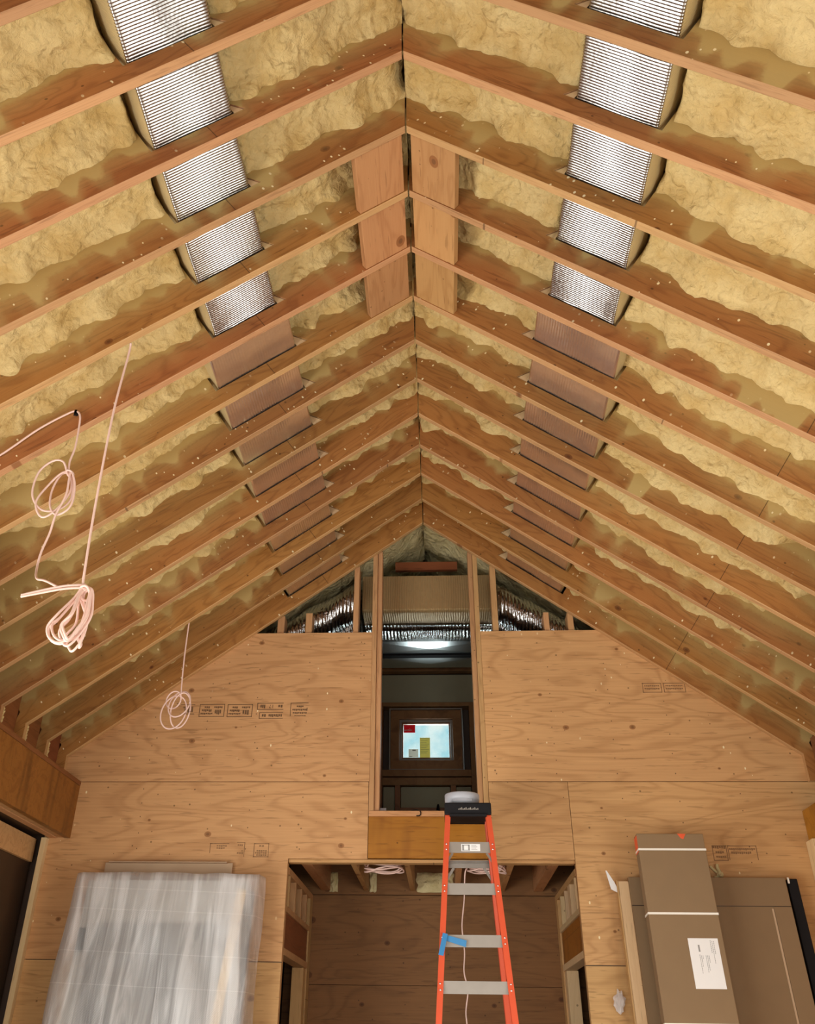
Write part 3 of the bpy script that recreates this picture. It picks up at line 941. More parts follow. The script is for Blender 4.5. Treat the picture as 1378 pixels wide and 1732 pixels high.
tag(MB().box(-2.902, -2.864, YW - 0.05, YW + 0.05, 0.0, 2.868, bev=0.002).build('door_post', MT['pale'], None, (-2.88, YW, 0)), 'slim upright stud edging the dark doorway, cable side', 'post')

# side wall shells (outside the header line)
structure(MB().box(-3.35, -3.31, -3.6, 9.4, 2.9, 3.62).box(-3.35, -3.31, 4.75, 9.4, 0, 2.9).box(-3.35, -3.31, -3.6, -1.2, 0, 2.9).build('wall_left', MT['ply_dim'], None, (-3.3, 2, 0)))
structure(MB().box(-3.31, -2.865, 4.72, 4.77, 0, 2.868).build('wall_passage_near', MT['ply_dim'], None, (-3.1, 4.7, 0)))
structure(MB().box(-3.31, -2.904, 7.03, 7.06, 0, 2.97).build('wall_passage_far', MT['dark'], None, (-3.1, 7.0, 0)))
structure(MB().box(3.15, 3.19, -3.6, 9.4, 2.9, 3.62).box(2.70, 2.74, 4.75, 7.0, 0, 2.86).box(3.15, 3.19, -3.6, -1.2, 0, 2.9).box(3.15, 3.19, 7.0, 9.4, 0, 2.9).box(2.66, 3.15, 4.72, 4.77, 0, 2.9).build('wall_right', MT['ply'], None, (3.1, 2, 0)))
structure(MB().box(-3.3, -2.3, -3.64, -3.6, 0, 3.2).box(2.1, 3.2, -3.64, -3.6, 0, 3.2).poly([(-3.4, 3.1), (3.2, 3.1), (3.2, 3.4), (XR, 5.9), (-3.4, 3.4)], -3.64, -3.6).build('wall_back', MT['ply'], None, (0, -3.6, 0)))
tag(MB().box(-2.99, -2.965, 4.78, YW + 0.02, 2.715, 2.868).build('soffit_board', MT['lumber_h'], None, (-2.98, 5.5, 2.7)), 'lit plywood strip above the dark doorway panel', 'board')
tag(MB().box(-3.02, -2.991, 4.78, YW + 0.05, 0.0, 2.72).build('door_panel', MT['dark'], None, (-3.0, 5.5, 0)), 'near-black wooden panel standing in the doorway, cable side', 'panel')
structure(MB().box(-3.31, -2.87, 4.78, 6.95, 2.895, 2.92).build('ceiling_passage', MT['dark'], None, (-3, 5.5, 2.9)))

# ------------------------------------------------------------------ rafters
V1, V2 = 0.100, 0.345                     # height range of the duct hole


def rafter_mesh(side, ua, ub, wedge, name):
    """Board in local (u, v) with its duct hole, plumb cut ridge and heel standing on the wall plate."""
    u_end, heel = UE, 0.186
    hs, hc = heel * ST, heel * CT
    b_ = MB()
    pts = {}

    def V(k, u, v):
        pts[k] = b_.bm.verts.new((u, 0, v))
    g = 0.004 / CT
    V('a0', g, 0); V('a1', g - M * V1, V1); V('a1b', g - M * (V1 + wedge * 1.7), V1 + wedge * 1.7); V('a2', g - M * V2, V2); V('a3', g - M * RD, RD)
    V('h0', ua - wedge, V1); V('h1', ua - 0.006, V1 + wedge * 1.7); V('h2', ua - 0.004, V2)
    V('b0', ua - wedge, 0); V('t0', ua - 0.004, RD)
    V('k0', ub + 0.018, V1); V('k2', ub + 0.006, V2); V('bk', ub + 0.018, 0); V('tk', ub + 0.006, RD)
    V('e0', u_end, 0); V('e1', u_end, V1); V('e2', u_end, V2); V('e3', u_end, RD)
    V('f0', u_end + hs, -hc)
    V('f1', u_end + hs + 0.14 * CT, -hc + 0.14 * ST)
    ux = u_end + 0.14 / CT
    V('f2', ux - 0.20, RD)
    quads = (('a0', 'b0', 'h0', 'a1'), ('a1', 'h0', 'h1', 'a1b'), ('a1b', 'h1', 'h2', 'a2'), ('a2', 'h2', 't0', 'a3'), ('b0', 'bk', 'k0', 'h0'), ('h2', 'k2', 'tk', 't0'),
             ('bk', 'e0', 'e1', 'k0'), ('k0', 'e1', 'e2', 'k2'), ('k2', 'e2', 'e3', 'tk'), ('e0', 'f0', 'f1', 'f2', 'e3', 'e2', 'e1') if False else ('e0', 'f0', 'f1', 'e1'))
    for q in quads:
        b_.bm.faces.new([pts[k] for k in q])
    for k in [k for k in pts if not pts[k].link_faces]:
        b_.bm.verts.remove(pts[k])
    r = bmesh.ops.extrude_face_region(b_.bm, geom=list(b_.bm.faces))
    vs = [e for e in r['geom'] if isinstance(e, bmesh.types.BMVert)]
    bmesh.ops.translate(b_.bm, verts=vs, vec=(0, RT if side > 0 else -RT, 0))
    bmesh.ops.recalc_face_normals(b_.bm, faces=b_.bm.faces)
    for f in b_.bm.faces:
        f.material_index = 1 if abs(f.normal.y) < 0.5 else 0
    es = [e for e in b_.bm.edges if all(abs(v.co.z) < 1e-5 and v.co.x <= u_end + 1e-4 for v in e.verts) and abs(e.verts[0].co.y - e.verts[1].co.y) < 1e-6]
    bmesh.ops.bevel(b_.bm, geom=es, offset=0.003, segments=1, affect='EDGES', material=1)
    me = bpy.data.meshes.new(name)
    b_.bm.to_mesh(me)
    b_.bm.free()
    me.materials.append(MT['rafter'])
    me.materials.append(MT['edge'])
    return me


def wedge_mesh(side, ua, wedge):
    s = 1 if side > 0 else -1
    b_ = MB()
    pts = [(ua - wedge + 0.006, V1 + 0.002), (ua - 0.003, V1 + 0.002), (ua - 0.003, V1 + wedge * 1.6)]
    b_.poly(pts, s * 0.005, s * 0.034)
    me = bpy.data.meshes.new('hole_edge')
    bmesh.ops.recalc_face_normals(b_.bm, faces=b_.bm.faces)
    b_.bm.to_mesh(me)
    b_.bm.free()
    me.materials.append(MT['pale'])
    return me


ABOVE = {'cable': 'hanging pink cables', 'box': 'brown cartons'}
NEAR = (0.835, 1.228)
FAR_ = (0.775, 1.305)
RM = {}
for side in (-1, 1):
    for kind, (ua, ub), wd in (('near', NEAR, 0.055), ('far', FAR_, 0.075)):
        RM[side, kind] = (rafter_mesh(side, ua, ub, wd, 'rafter'), wedge_mesh(side, ua, wd))
for side, sname in ((-1, 'cable'), (1, 'box')):
    for i, y in enumerate(RY):
        kind = 'near' if i >= 8 else 'far'
        me, wm = RM[side, kind]
        o = bpy.data.objects.new('roof_rafter', me)
        COL.objects.link(o)
        o.matrix_world = slope_matrix(side, y)
        tag(o, 'brown laminated roof rafter above the %s, %s out from the plywood end wall' % (ABOVE[sname], ORD[i]), 'rafter', 'roof rafters on the %s side' % sname)
        far_ = max(0.0, min(1.0, (7.5 - i) / 6))
        o.color = (1.0 - 0.48 * far_, (0.35 if side < 0 else 0.75) * (1.0 if i < 10 else 0.6), ((0.985 if side < 0 else 2.298) + random.uniform(-0.012, 0.012)) / 4.0, 1)
        w = bpy.data.objects.new('hole_edge', wm)
        COL.objects.link(w)
        w.parent = o
        w['label'] = 'pale wedge at the duct cutout'

# flat blocking at the ridge in three bays
for side, sname in ((-1, 'cable'), (1, 'box')):
    for k, i in enumerate((8, 9, 10)):
        y0, y1 = RY[i] + RT + 0.002, RY[i - 1] - 0.002
        s = 1 if side > 0 else -1
        ym = (y0 + y1) / 2
        u1 = 0.305 if side < 0 else 0.29
        o = MB().box(0.022, u1, -(y1 - y0) / 2, (y1 - y0) / 2, 0.006, 0.046, bev=0.003).build('ridge_block', MT['block'])
        o.matrix_world = slope_matrix(side, ym)
        tag(o, 'flat fir board at the ridge, %s side, %s of the three toward the viewer' % (sname, ('farthest', 'middle', 'nearest')[k]), 'board', 'flat boards at the ridge')

# dark blocking between the rafter heels, both eaves
for side, sname in ((-1, 'cable'), (1, 'box')):
    for i in range(0, 8):
        y0 = RY[i + 1] + RT + 0.001 if i < 13 else RY[i]
        y1 = RY[i] - 0.001
        x = XR + side * 2.835
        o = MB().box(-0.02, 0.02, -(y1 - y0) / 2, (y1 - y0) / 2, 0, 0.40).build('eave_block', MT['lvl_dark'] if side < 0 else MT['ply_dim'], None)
        o.location = (x, (y0 + y1) / 2, 3.275 if side < 0 else 3.16)
        tag(o, 'eave blocking board on the %s side, %s bay out from the end wall' % (sname, ORD[i]), 'board', 'eave blocking on the %s side' % sname)

# ------------------------------------------------------------------ insulated ducts through the rafters
YS = RY[8] + 0.07                         # where the wrap changes


def duct_box(u0, u1, v0, v1, y0, y1, lump, s, crumple=0.0, rib=0.0, along=False, period=0.0135):
    b_ = MB()
    prof = []
    r = 0.012
    for cu, cv, a0 in ((u0 + r, v0 + r, 180), (u1 - r, v0 + r, 270), (u1 - r, v1 - r, 0), (u0 + r, v1 - r, 90)):
        for k in range(4):
            a = math.radians(a0 + k * 30)
            prof.append((cu + r * math.cos(a), cv + r * math.sin(a)))
    # subdivide long runs
    dense = []
    for i, p in enumerate(prof):
        q = prof[(i + 1) % len(prof)]
        n = max(1, int(math.hypot(q[0] - p[0], q[1] - p[1]) / (0.0027 if along else 0.014)))
        for k in range(n):
            dense.append((p[0] + (q[0] - p[0]) * k / n, p[1] + (q[1] - p[1]) * k / n))
    ny = max(2, int(abs(y1 - y0) / (0.03 if along else period / 6)))
    rows = []
    cu, cv = (u0 + u1) / 2, (v0 + v1) / 2
    for j in range(ny + 1):
        y = y0 + (y1 - y0) * j / ny
        bay = ((y - RY[0]) / SP) % 1.0
        row = []
        for u, v in dense:
            n = mnoise.noise((u * 7, y * 5, v * 7 + s * 3)) * lump
            if along:
                fade = max(0.15, min(1.0, 0.75 + 1.6 * mnoise.noise((u * 2.0, y * 2.2, s * 7.0)) - 0.9 * max(0.0, bay - 0.35)))
                n += rib * fade * math.sin(2 * math.pi * (u + v) / period)
            else:
                n += rib * (abs(math.sin(math.pi * (y + 0.004 * mnoise.noise((u * 5, y * 2, s))) / period)) - 0.6) * (1 + 0.35 * math.sin(2 * math.pi * (u + v) / 0.028))
            du, dv = u - cu, v - cv
            L = math.hypot(du, dv)
            e = min(1.0, max(0.0, (0.10 - abs(y - YS)) / 0.10)) * crumple
            n += e * (0.5 + mnoise.noise((u * 25, y * 30, v * 25)))
            row.append(b_.bm.verts.new((u + du / L * n, (y if s > 0 else -y), v + dv / L * n)))
        rows.append(row)
    m_ = len(dense)
    for r1, r2 in zip(rows, rows[1:]):
        for k in range(m_):
            b_.bm.faces.new((r1[k], r1[(k + 1) % m_], r2[(k + 1) % m_], r2[k])).smooth = True
    b_.bm.faces.new(rows[0]); b_.bm.faces.new(rows[-1])
    return b_


for side, sname in ((-1, 'cable'), (1, 'box')):
    root = empty('insulated_duct')
    root.matrix_world = slope_matrix(side, 0.0)
    tag(root, 'foil-wrapped duct threading through the rafters above the %s' % ABOVE[sname], 'duct', 'foil ducts through the rafters')
    a = duct_box(NEAR[0] + 0.005, NEAR[1] - 0.005, 0.108, 0.335, RY[13] - 0.25, YS, 0.004, side, 0.012, 0.0034).build('bubble_wrap_section', MT['foil_near'], root)
    for q, uo in ((a, NEAR[1] - 0.005),):
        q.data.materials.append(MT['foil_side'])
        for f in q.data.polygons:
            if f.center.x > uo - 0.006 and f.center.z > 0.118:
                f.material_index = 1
    a['label'] = 'bright bubble-foil section nearer the room'
    c = duct_box(FAR_[0] + 0.005, FAR_[1] - 0.005, 0.106, 0.30, YS + 0.004, YW - 0.004, 0.004, side, 0.0, 0.0024, True, 0.0165).build('ribbed_wrap_section', MT['foil_far'], root)
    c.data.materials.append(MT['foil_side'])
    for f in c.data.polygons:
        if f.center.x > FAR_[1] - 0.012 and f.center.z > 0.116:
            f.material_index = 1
    c['label'] = 'duller ribbed foil section toward the end wall'

# ------------------------------------------------------------------ spray foam in the bays
def foam_slope(side):
    b_ = MB()
    s = 1 if side > 0 else -1
    for i in range(13):
        ya, yb = RY[i + 1] + RT + 0.0005, RY[i] - 0.0005
        nu, nw = 250, 18
        g = []
        near = i >= 8
        d0, d1 = (NEAR if i >= 7 else FAR_)
        u_stop = 2.62 + 0.25 * mnoise.noise((i * 3.3, side * 2.0, 1.0))
        for a in range(nu + 1):
            u = -0.16 + (UE + 0.28) * a / nu
            row = []
            for c in range(nw + 1):
                t = c / nw
                y = ya + (yb - ya) * t
                d = min(t, 1 - t) * (yb - ya)
                p = (u * 1.0, y * 1.0, side * 11.0 + i * 2.7)
                v = 0.232 + 0.05 * mnoise.noise((p[0] * 2.6, p[1] * 2.6, p[2])) + 0.030 * mnoise.noise((p[0] * 9, p[1] * 9, p[2])) - 0.022 * abs(mnoise.noise((p[0] * 17, p[1] * 17, p[2]))) - 0.010 * abs(mnoise.noise((p[0] * 38, p[1] * 38, p[2])))
                # soft teeth climbing down the rafter faces
                tooth = max(0.0, mnoise.noise((u * 7.5, i * 4.1 + (0 if t < 0.5 else 9), side * 5.0)) + 0.12)
                v -= 0.075 * tooth * math.exp(-(d / 0.03) ** 2)
                v -= 0.025 * math.exp(-(d / 0.045) ** 2)
                # lifted clear of the duct, ragged lip at its outer side
                w = 0.022 + 0.018 * mnoise.noise((y * 9, i, side))
                k = min(1, max(0, (u - (d0 - 0.03)) / 0.03)) * min(1, max(0, ((d1 + w) - u) / 0.018))
                v = v * (1 - k) + 0.364 * k
                # thins out toward the eave
                k2 = min(1, max(0, (u - u_stop + 0.12 * mnoise.noise((y * 6, u * 3, i))) / 0.25))
                v = v * (1 - k2) + 0.364 * k2
                if side > 0 and 2 <= i <= 10:
                    v -= 0.06 * min(1, max(0, (u - 1.35) / 0.3)) * min(1, max(0, (2.75 - u) / 0.4)) * (0.7 + 0.8 * mnoise.noise((u * 2.1, i * 1.7, 5)))
                # fills the peak
                if u < 0.05:
                    v -= 0.02
                v = min(v, 0.366)
                uu = max(u, -M * v)
                row.append(b_.bm.verts.new((uu, (y if s > 0 else -y), v)))
            g.append(row)
        for a in range(nu):
            for c in range(nw):
                b_.bm.faces.new((g[a][c], g[a + 1][c], g[a + 1][c + 1], g[a][c + 1])).smooth = True
        # strip of foam squeezed out beside each heel
        for k in range(9):
            zz = -0.15 + k * 0.019
            rr = 0.012 + 0.006 * mnoise.noise((k * 0.9, i, side))
            uu = UE + 0.012 - zz * 0.0
            x_, z_ = uu + (-zz) * ST * 0.99, zz * CT
            bmesh.ops.create_icosphere(b_.bm, subdivisions=1, radius=rr * 1.3, matrix=Matrix.Translation((x_, s * (RY[i + 1] + RT + 0.014), z_)))
    o = b_.build('spray_foam', MT['foam'])
    o.matrix_world = slope_matrix(side, 0.0)
    return o


tag(foam_slope(-1), 'yellow spray foam between the rafters above the hanging pink cables', 'foam', None, 'stuff')
tag(foam_slope(1), 'yellow spray foam between the rafters above the brown cartons', 'foam', None, 'stuff')

# ------------------------------------------------------------------ stamps on the sheets
def stamp(parent, x0, x1, z0, z1, mname, lines, frame=(1, 1, 1, 1), text=None):
    """Upside-down grade stamp printed on a sheet: thin ink outline and smudged lines."""
    b_ = MB()
    y0, y1 = YW - 0.0012, YW - 0.0002
    t = 0.005
    if frame[0]: b_.box(x0, x1, y0, y1, z1 - t, z1)
    if frame[1]: b_.box(x0, x1, y0, y1, z0, z0 + t)
    if frame[2]: b_.box(x0, x0 + t, y0, y1, z0, z1)
    if frame[3]: b_.box(x1 - t, x1, y0, y1, z0, z1)
    for fx0, fx1, fz, h in lines:
        n = max(1, int((fx1 - fx0) * (x1 - x0) / 0.013))
        for k in range(n):
            xa = x0 + (x1 - x0) * (fx0 + (fx1 - fx0) * k / n)
            xb = x0 + (x1 - x0) * (fx0 + (fx1 - fx0) * (k + 0.78) / n)
            zc = z0 + (z1 - z0) * fz
            b_.box(xa, xb, y0, y1, zc - h / 2 * (0.7 + 0.5 * ((k * 7) % 3) / 2), zc + h / 2)
    o_ = b_.build('grade_stamp', MT[mname], parent)
    o_.matrix_parent_inverse = parent.matrix_world.inverted()
    if text:
        for body, tx, tz, size in text:
            cu = bpy.data.curves.new('stamp_figures', 'FONT')
            cu.body = body
            cu.size = size
            cu.extrude = 0.0004
            cu.align_x = 'CENTER'
            cu.materials.append(MT[mname])
            q = bpy.data.objects.new('stamp_figures', cu)
            COL.objects.link(q)
            q.matrix_world = Matrix.Translation((tx, YW - 0.0008, tz)) @ Matrix.Rotation(math.pi, 4, 'Y') @ Matrix.Rotation(math.pi / 2, 4, 'X')
            q.parent = o_
    return o_


bpy.context.view_layer.update()
L3 = [(0.20, 0.42, 0.75, 0.014), (0.10, 0.50, 0.50, 0.016), (0.06, 0.55, 0.25, 0.012), (0.58, 0.92, 0.75, 0.014), (0.62, 0.88, 0.38, 0.034)]
stamp(sheet_tl, -2.02, -1.905, 3.775, 3.853, 'stamp', [(0.2, 0.9, 0.7, 0.014), (0.3, 0.9, 0.4, 0.03)], (1, 1, 0, 0))
stamp(sheet_tl, -1.868, -1.668, 3.755, 3.855, 'stamp', L3)
stamp(sheet_tl, -1.646, -1.448, 3.752, 3.853, 'stamp', L3, (1, 1, 1, 1))
stamp(sheet_tl, -1.412, -1.205, 3.808, 3.862, 'stamp', [(0.12, 0.32, 0.5, 0.026), (0.80, 0.98, 0.5, 0.022)], (1, 1, 1, 0), [('17', -1.30, 3.848, 0.04)])
stamp(sheet_tl, -1.392, -1.205, 3.738, 3.788, 'stamp', [(0.12, 0.3, 0.5, 0.022), (0.40, 0.98, 0.5, 0.02)], (1, 1, 1, 0))
stamp(sheet_tl, -1.150, -1.010, 3.757, 3.862, 'stamp', [(0.35, 0.75, 0.72, 0.014), (0.12, 0.98, 0.48, 0.014), (0.15, 0.95, 0.24, 0.012), (0.25, 0.9, 0.03, 0.006)], (1, 0, 1, 0))
stamp(sheet_ml, -1.665, -1.525, 2.775, 2.842, 'stamp_faint', [(0.35, 0.9, 0.72, 0.01), (0.35, 0.8, 0.5, 0.01)], (1, 0, 1, 0))
stamp(sheet_ml, -1.470, -1.410, 2.752, 2.848, 'stamp_faint', [(0.1, 0.8, 0.8, 0.01), (0.1, 0.9, 0.25, 0.012)], (1, 0, 0, 1))
stamp(sheet_ml, -1.345, -1.235, 2.750, 2.842, 'stamp_faint', [(0.35, 0.7, 0.8, 0.012), (0.2, 0.9, 0.45, 0.01), (0.1, 0.9, 0.30, 0.01), (0.2, 0.9, 0.14, 0.01)])
stamp(sheet_tr, 1.575, 1.72, 3.925, 4.0, 'stamp_faint', [(0.1, 0.9, 0.7, 0.01), (0.1, 0.9, 0.4, 0.012)], (1, 1, 1, 1))
stamp(sheet_tr, 1.735, 1.90, 3.925, 4.0, 'stamp_faint', [(0.1, 0.9, 0.7, 0.01), (0.1, 0.9, 0.4, 0.012)], (1, 1, 1, 1))
stamp(sheet_mr, 1.885, 1.985, 2.740, 2.838, 'stamp_faint', [(0.05, 0.95, 0.88, 0.016), (0.2, 0.8, 0.55, 0.014), (0.2, 0.9, 0.25, 0.012)])
stamp(sheet_mr, 1.992, 2.19, 2.745, 2.838, 'stamp_faint', [(0.05, 0.95, 0.75, 0.014), (0.1, 0.8, 0.5, 0.016)], (1, 0, 1, 1))
# nail lines up the sheets
for sh, xs, z0, z1 in ((sheet_tl, (-1.405, -1.015, -0.62, -1.80, -2.2), 3.32, 4.40), (sheet_ml, (-1.405, -1.015, -2.2), 2.80, 3.24), (sheet_tr, (0.42, 0.86, 1.30, 1.72), 3.32, 4.2), (sheet_mr, (1.3, 1.72, 2.14), 2.15, 3.24)):
    b_ = MB()
    for x in xs:
        top = min(z1, zroof(x) - 0.05)
        z = z0
        while z < top:
            b_.box(x - 0.003, x + 0.003, YW - 0.0012, YW - 0.0002, z, z + 0.008)
            z += 0.095 + 0.05 * random.random()
            x += random.uniform(-0.006, 0.006)
    o = b_.build('nail_marks', MT['stamp'], sh)
    o.matrix_parent_inverse = sh.matrix_world.inverted()

# ------------------------------------------------------------------ hanging pink cables
CR = 0.0052
t = MB()
yc = 3.308
t.tube(spline([(-1.453, yc - 0.01, 4.455), (-1.456, yc, 4.39), (-1.468, yc, 4.039), (-1.462, yc + 0.01, 3.566), (-1.442, yc, 3.24), (-1.436, yc, 3.175)], 10), CR)
rnd = random.Random(3)
for k in range(9):
    q = k / 8
    xl_ = -1.535 + 0.105 * q + rnd.uniform(-0.008, 0.008)
    dy = rnd.uniform(-0.06, 0.06)
    lo = 2.945 - 0.02 * math.sin(q * 3.0) + rnd.uniform(-0.012, 0.012)
    xr_ = -1.372 - 0.028 * rnd.random()
    px, pz = -1.434 + 0.004 * (k % 4), 3.172 - 0.004 * k
    t.tube(spline([(px, yc + dy * 0.1, pz), (px - 0.25 * (px - xl_), yc + dy * 0.4, 3.11), (xl_ + 0.03, yc + dy, 3.03), (xl_, yc + dy, lo + 0.05), (xl_ + 0.022, yc + dy * 1.1, lo), (xl_ * 0.5 - 1.40 * 0.5 + 0.005, yc + dy * 0.9, lo - 0.012),
                   (-1.405, yc + dy * 0.7, lo + 0.035), (xr_, yc + dy * 0.4, 3.035), (xr_ - 0.004, yc + dy * 0.2, 3.10), (px + 0.028, yc, 3.155)], 7, True), CR)
for dz in (0.0, 0.012):
    t.tube(spline([(-1.425, yc, 3.178 - dz), (-1.50, yc - 0.03, 3.160 - dz), (-1.60, yc - 0.05, 3.128 - dz * 0.8), (-1.655, yc - 0.06, 3.108 - dz * 0.5)], 8), CR)
t.tube(spline([(-1.44, yc - 0.01, 3.16), (-1.415, yc - 0.016, 3.165), (-1.402, yc, 3.14), (-1.41, yc + 0.012, 3.115), (-1.43, yc, 3.12)], 8, True), CR)
o = t.build('cable_coil', MT['cable'], None, (-1.45, yc, 3.18))
tag(o, 'large pink cable bundle on a long drop, loose tail sticking out', 'cable')

t = MB()
yc = 3.634
t.tube(spline([(-2.25, yc, 3.985), (-2.142, yc, 4.04), (-1.981, yc, 4.193), (-1.85, yc, 4.285), (-1.808, yc, 4.298), (-1.782, yc - 0.004, 4.27), (-1.774, yc, 4.209), (-1.768, yc, 4.08), (-1.778, yc, 3.99), (-1.772, yc, 3.92),
               (-1.80, yc - 0.02, 3.98), (-1.855, yc - 0.02, 3.985), (-1.91, yc - 0.02, 3.92), (-1.915, yc - 0.015, 3.80), (-1.86, yc, 3.725), (-1.79, yc + 0.02, 3.735), (-1.742, yc + 0.03, 3.80), (-1.752, yc + 0.01, 3.925),
               (-1.80, yc, 3.93), (-1.855, yc, 3.86), (-1.89, yc - 0.01, 3.76), (-1.85, yc, 3.685), (-1.79, yc, 3.72), (-1.74, yc, 3.82), (-1.765, yc + 0.01, 3.92), (-1.81, yc + 0.015, 3.93), (-1.835, yc + 0.01, 3.84),
               (-1.82, yc, 3.74), (-1.775, yc, 3.695), (-1.72, yc, 3.745), (-1.725, yc, 3.86), (-1.755, yc - 0.012, 3.925), (-1.75, yc - 0.012, 3.80), (-1.778, yc - 0.01, 3.69), (-1.79, yc, 3.60), (-1.808, yc, 3.50), (-1.80, yc - 0.02, 3.41), (-1.74, yc - 0.12, 3.31), (-1.63, yc - 0.26, 3.23), (-1.53, 3.32, 3.168)], 8), CR)
t.tube(spline([(-1.775, yc - 0.012, 3.935), (-1.757, yc - 0.016, 3.93), (-1.745, yc, 3.92), (-1.757, yc + 0.016, 3.912), (-1.775, yc + 0.01, 3.922)], 6, True), CR)
o = t.build('cable_coil', MT['cable'], None, (-1.8, yc, 4.29))
tag(o, 'pink cable looped over a rafter nail with three loose rings', 'cable')
tag(MB().box(-1.815, -1.803, 3.628, 3.652, 4.282, 4.305).box(-1.815, -1.803, 3.628, 3.632, 4.27, 4.305).build('cable_staple', MT['black'], None, (-1.81, 3.65, 4.29)), 'black staple pinning the looped pink cable to a rafter', 'staple')

t = MB()
yc = 6.153
t.tube(spline([(-1.812, yc, 4.235), (-1.812, yc, 4.0), (-1.806, yc, 3.80), (-1.800, yc, 3.70), (-1.795, yc, 3.67)], 8), CR)
for cx_, cz_, rx, rz, k in ((-1.80, 3.60, 0.072, 0.095, 0), (-1.835, 3.545, 0.082, 0.118, 1), (-1.79, 3.56, 0.062, 0.12, 2), (-1.85, 3.635, 0.05, 0.055, 3)):
    t.tube([(cx_ + rx * math.cos(a) + 0.012 * math.sin(a), yc + 0.006 * k + 0.02 * math.sin(a + k), cz_ + rz * math.sin(a)) for a in [2 * math.pi * q / 40 for q in range(41)]], CR)
o = t.build('cable_coil', MT['cable'], None, (-1.81, yc, 3.7))
tag(o, 'small ring of pink cable hanging before the stamped plywood', 'cable')


def flat_coil(cx_, x0, x1, yc, z, n, seed, label, tail=None):
    r = random.Random(seed)
    b2 = MB()
    for k in range(n):
        w = (x1 - x0) / 2 * r.uniform(0.8, 1.0)
        d = 0.16 * r.uniform(0.6, 1.0)
        ox, oz, tl = r.uniform(-0.02, 0.02), r.uniform(-0.02, 0.022), r.uniform(-0.05, 0.05)
        pts = []
        for q in range(41):
            a = 2 * math.pi * q / 40
            pts.append((cx_ + ox + w * math.cos(a), yc + d * math.sin(a), z + oz + tl * math.cos(a) * 0.4 + 0.012 * math.sin(2 * a + k)))
        b2.tube(pts, CR)
    if tail:
        b2.tube(spline(tail, 8), CR)
    o_ = b2.build('cable_coil', MT['cable'], None, (cx_, yc, z))
    tag(o_, label, 'cable')


flat_coil(-0.435, -0.575, -0.285, 7.42, 2.752, 5, 5, 'flat pink cable coil under the alcove ceiling, clear of the ladder',
          [(-0.56, 7.3, 2.76), (-0.60, 7.25, 2.80), (-0.63, 7.2, 2.86)])
flat_coil(0.335, 0.165, 0.475, 7.42, 2.752, 6, 9, 'pink cable coil behind the ladder with a long tail hanging down',
          [(0.19, 7.42, 2.76), (0.172, 7.44, 2.72), (0.160, 7.5, 2.55), (0.138, 7.5, 2.38), (0.150, 7.5, 2.22), (0.142, 7.5, 2.09), (0.165, 7.5, 1.98), (0.146, 7.5, 1.85), (0.152, 7.5, 1.72), (0.15, 7.5, 1.3), (0.15, 7.5, 0.6)])

# black wires in the loft
tag(MB().tube(spline([(-0.03, 8.86, 3.47), (-0.02, 8.8, 3.50), (0.0, 8.8, 3.42), (0.12, 8.75, 3.28), (0.2, 8.7, 3.2), (0.26, 8.7, 3.03)], 8), 0.008).build('wire', MT['black'], None, (0, 8.8, 3.4)), 'black wire curling down from the cross block under the loft window', 'wire')
tag(MB().tube(spline([(-0.27, 7.2, 3.10), (-0.22, 7.05, 3.085), (-0.17, 6.98, 3.075), (-0.145, 6.94, 3.055), (-0.15, 6.936, 3.03), (-0.175, 6.94, 3.028)], 8), 0.004).build('wire', MT['black'], None, (-0.2, 7, 3.08)), 'thin dark wire hooking over the slot sill', 'wire')
tag(MB().box(-0.45, -0.40, 7.05, 7.1, 3.066, 3.105, bev=0.003).build('outlet_box', MT['white'], None, (-0.42, 7.08, 3.07)), 'small pale box on the slot sill, cable side corner', 'box')

# ------------------------------------------------------------------ step ladder
ladder = empty('step_ladder', (0.18, 6.0, 0))
tag(ladder, 'orange step ladder with aluminium treads and black top cap', 'ladder')
linv = Matrix.Translation((-0.18, -6.0, 0))


def lpart(nm, mb, mats, parent=None):
    o_ = mb.build(nm, mats, parent or ladder)
    if parent is None:
        o_.matrix_parent_inverse = linv
    return o_


LT = 2.895                                       # underside of the top cap
LC = 0.178


def front(z):                                    # half width and depth position of the front rails
    k = LT - z
    return 0.148 + 0.0725 * k, 6.30 - 0.20 * k


def rear(z):
    k = LT - z
    return 0.150 + 0.0755 * k, 6.50 + 0.24 * k


for s in (-1, 1):
    for fn, nm, face in ((front, 'front_rail', -1), (rear, 'rear_rail', 1)):
        b_ = MB()
        (h0, y0), (h1, y1) = fn(LT + 0.02), fn(0.0)
        b_.bar((LC + s * (h0 - 0.0035), y0, LT + 0.02), (LC + s * (h1 - 0.0035), y1, 0.0), 0.007, 0.075)
        dy = face * 0.034
        for q in (-1, 1):
            b_.bar((LC + s * (h0 - 0.018), y0 + q * 0.034, LT + 0.02), (LC + s * (h1 - 0.018), y1 + q * 0.034, 0.0), 0.032, 0.007)
        lpart(nm, b_, MT['orange'])
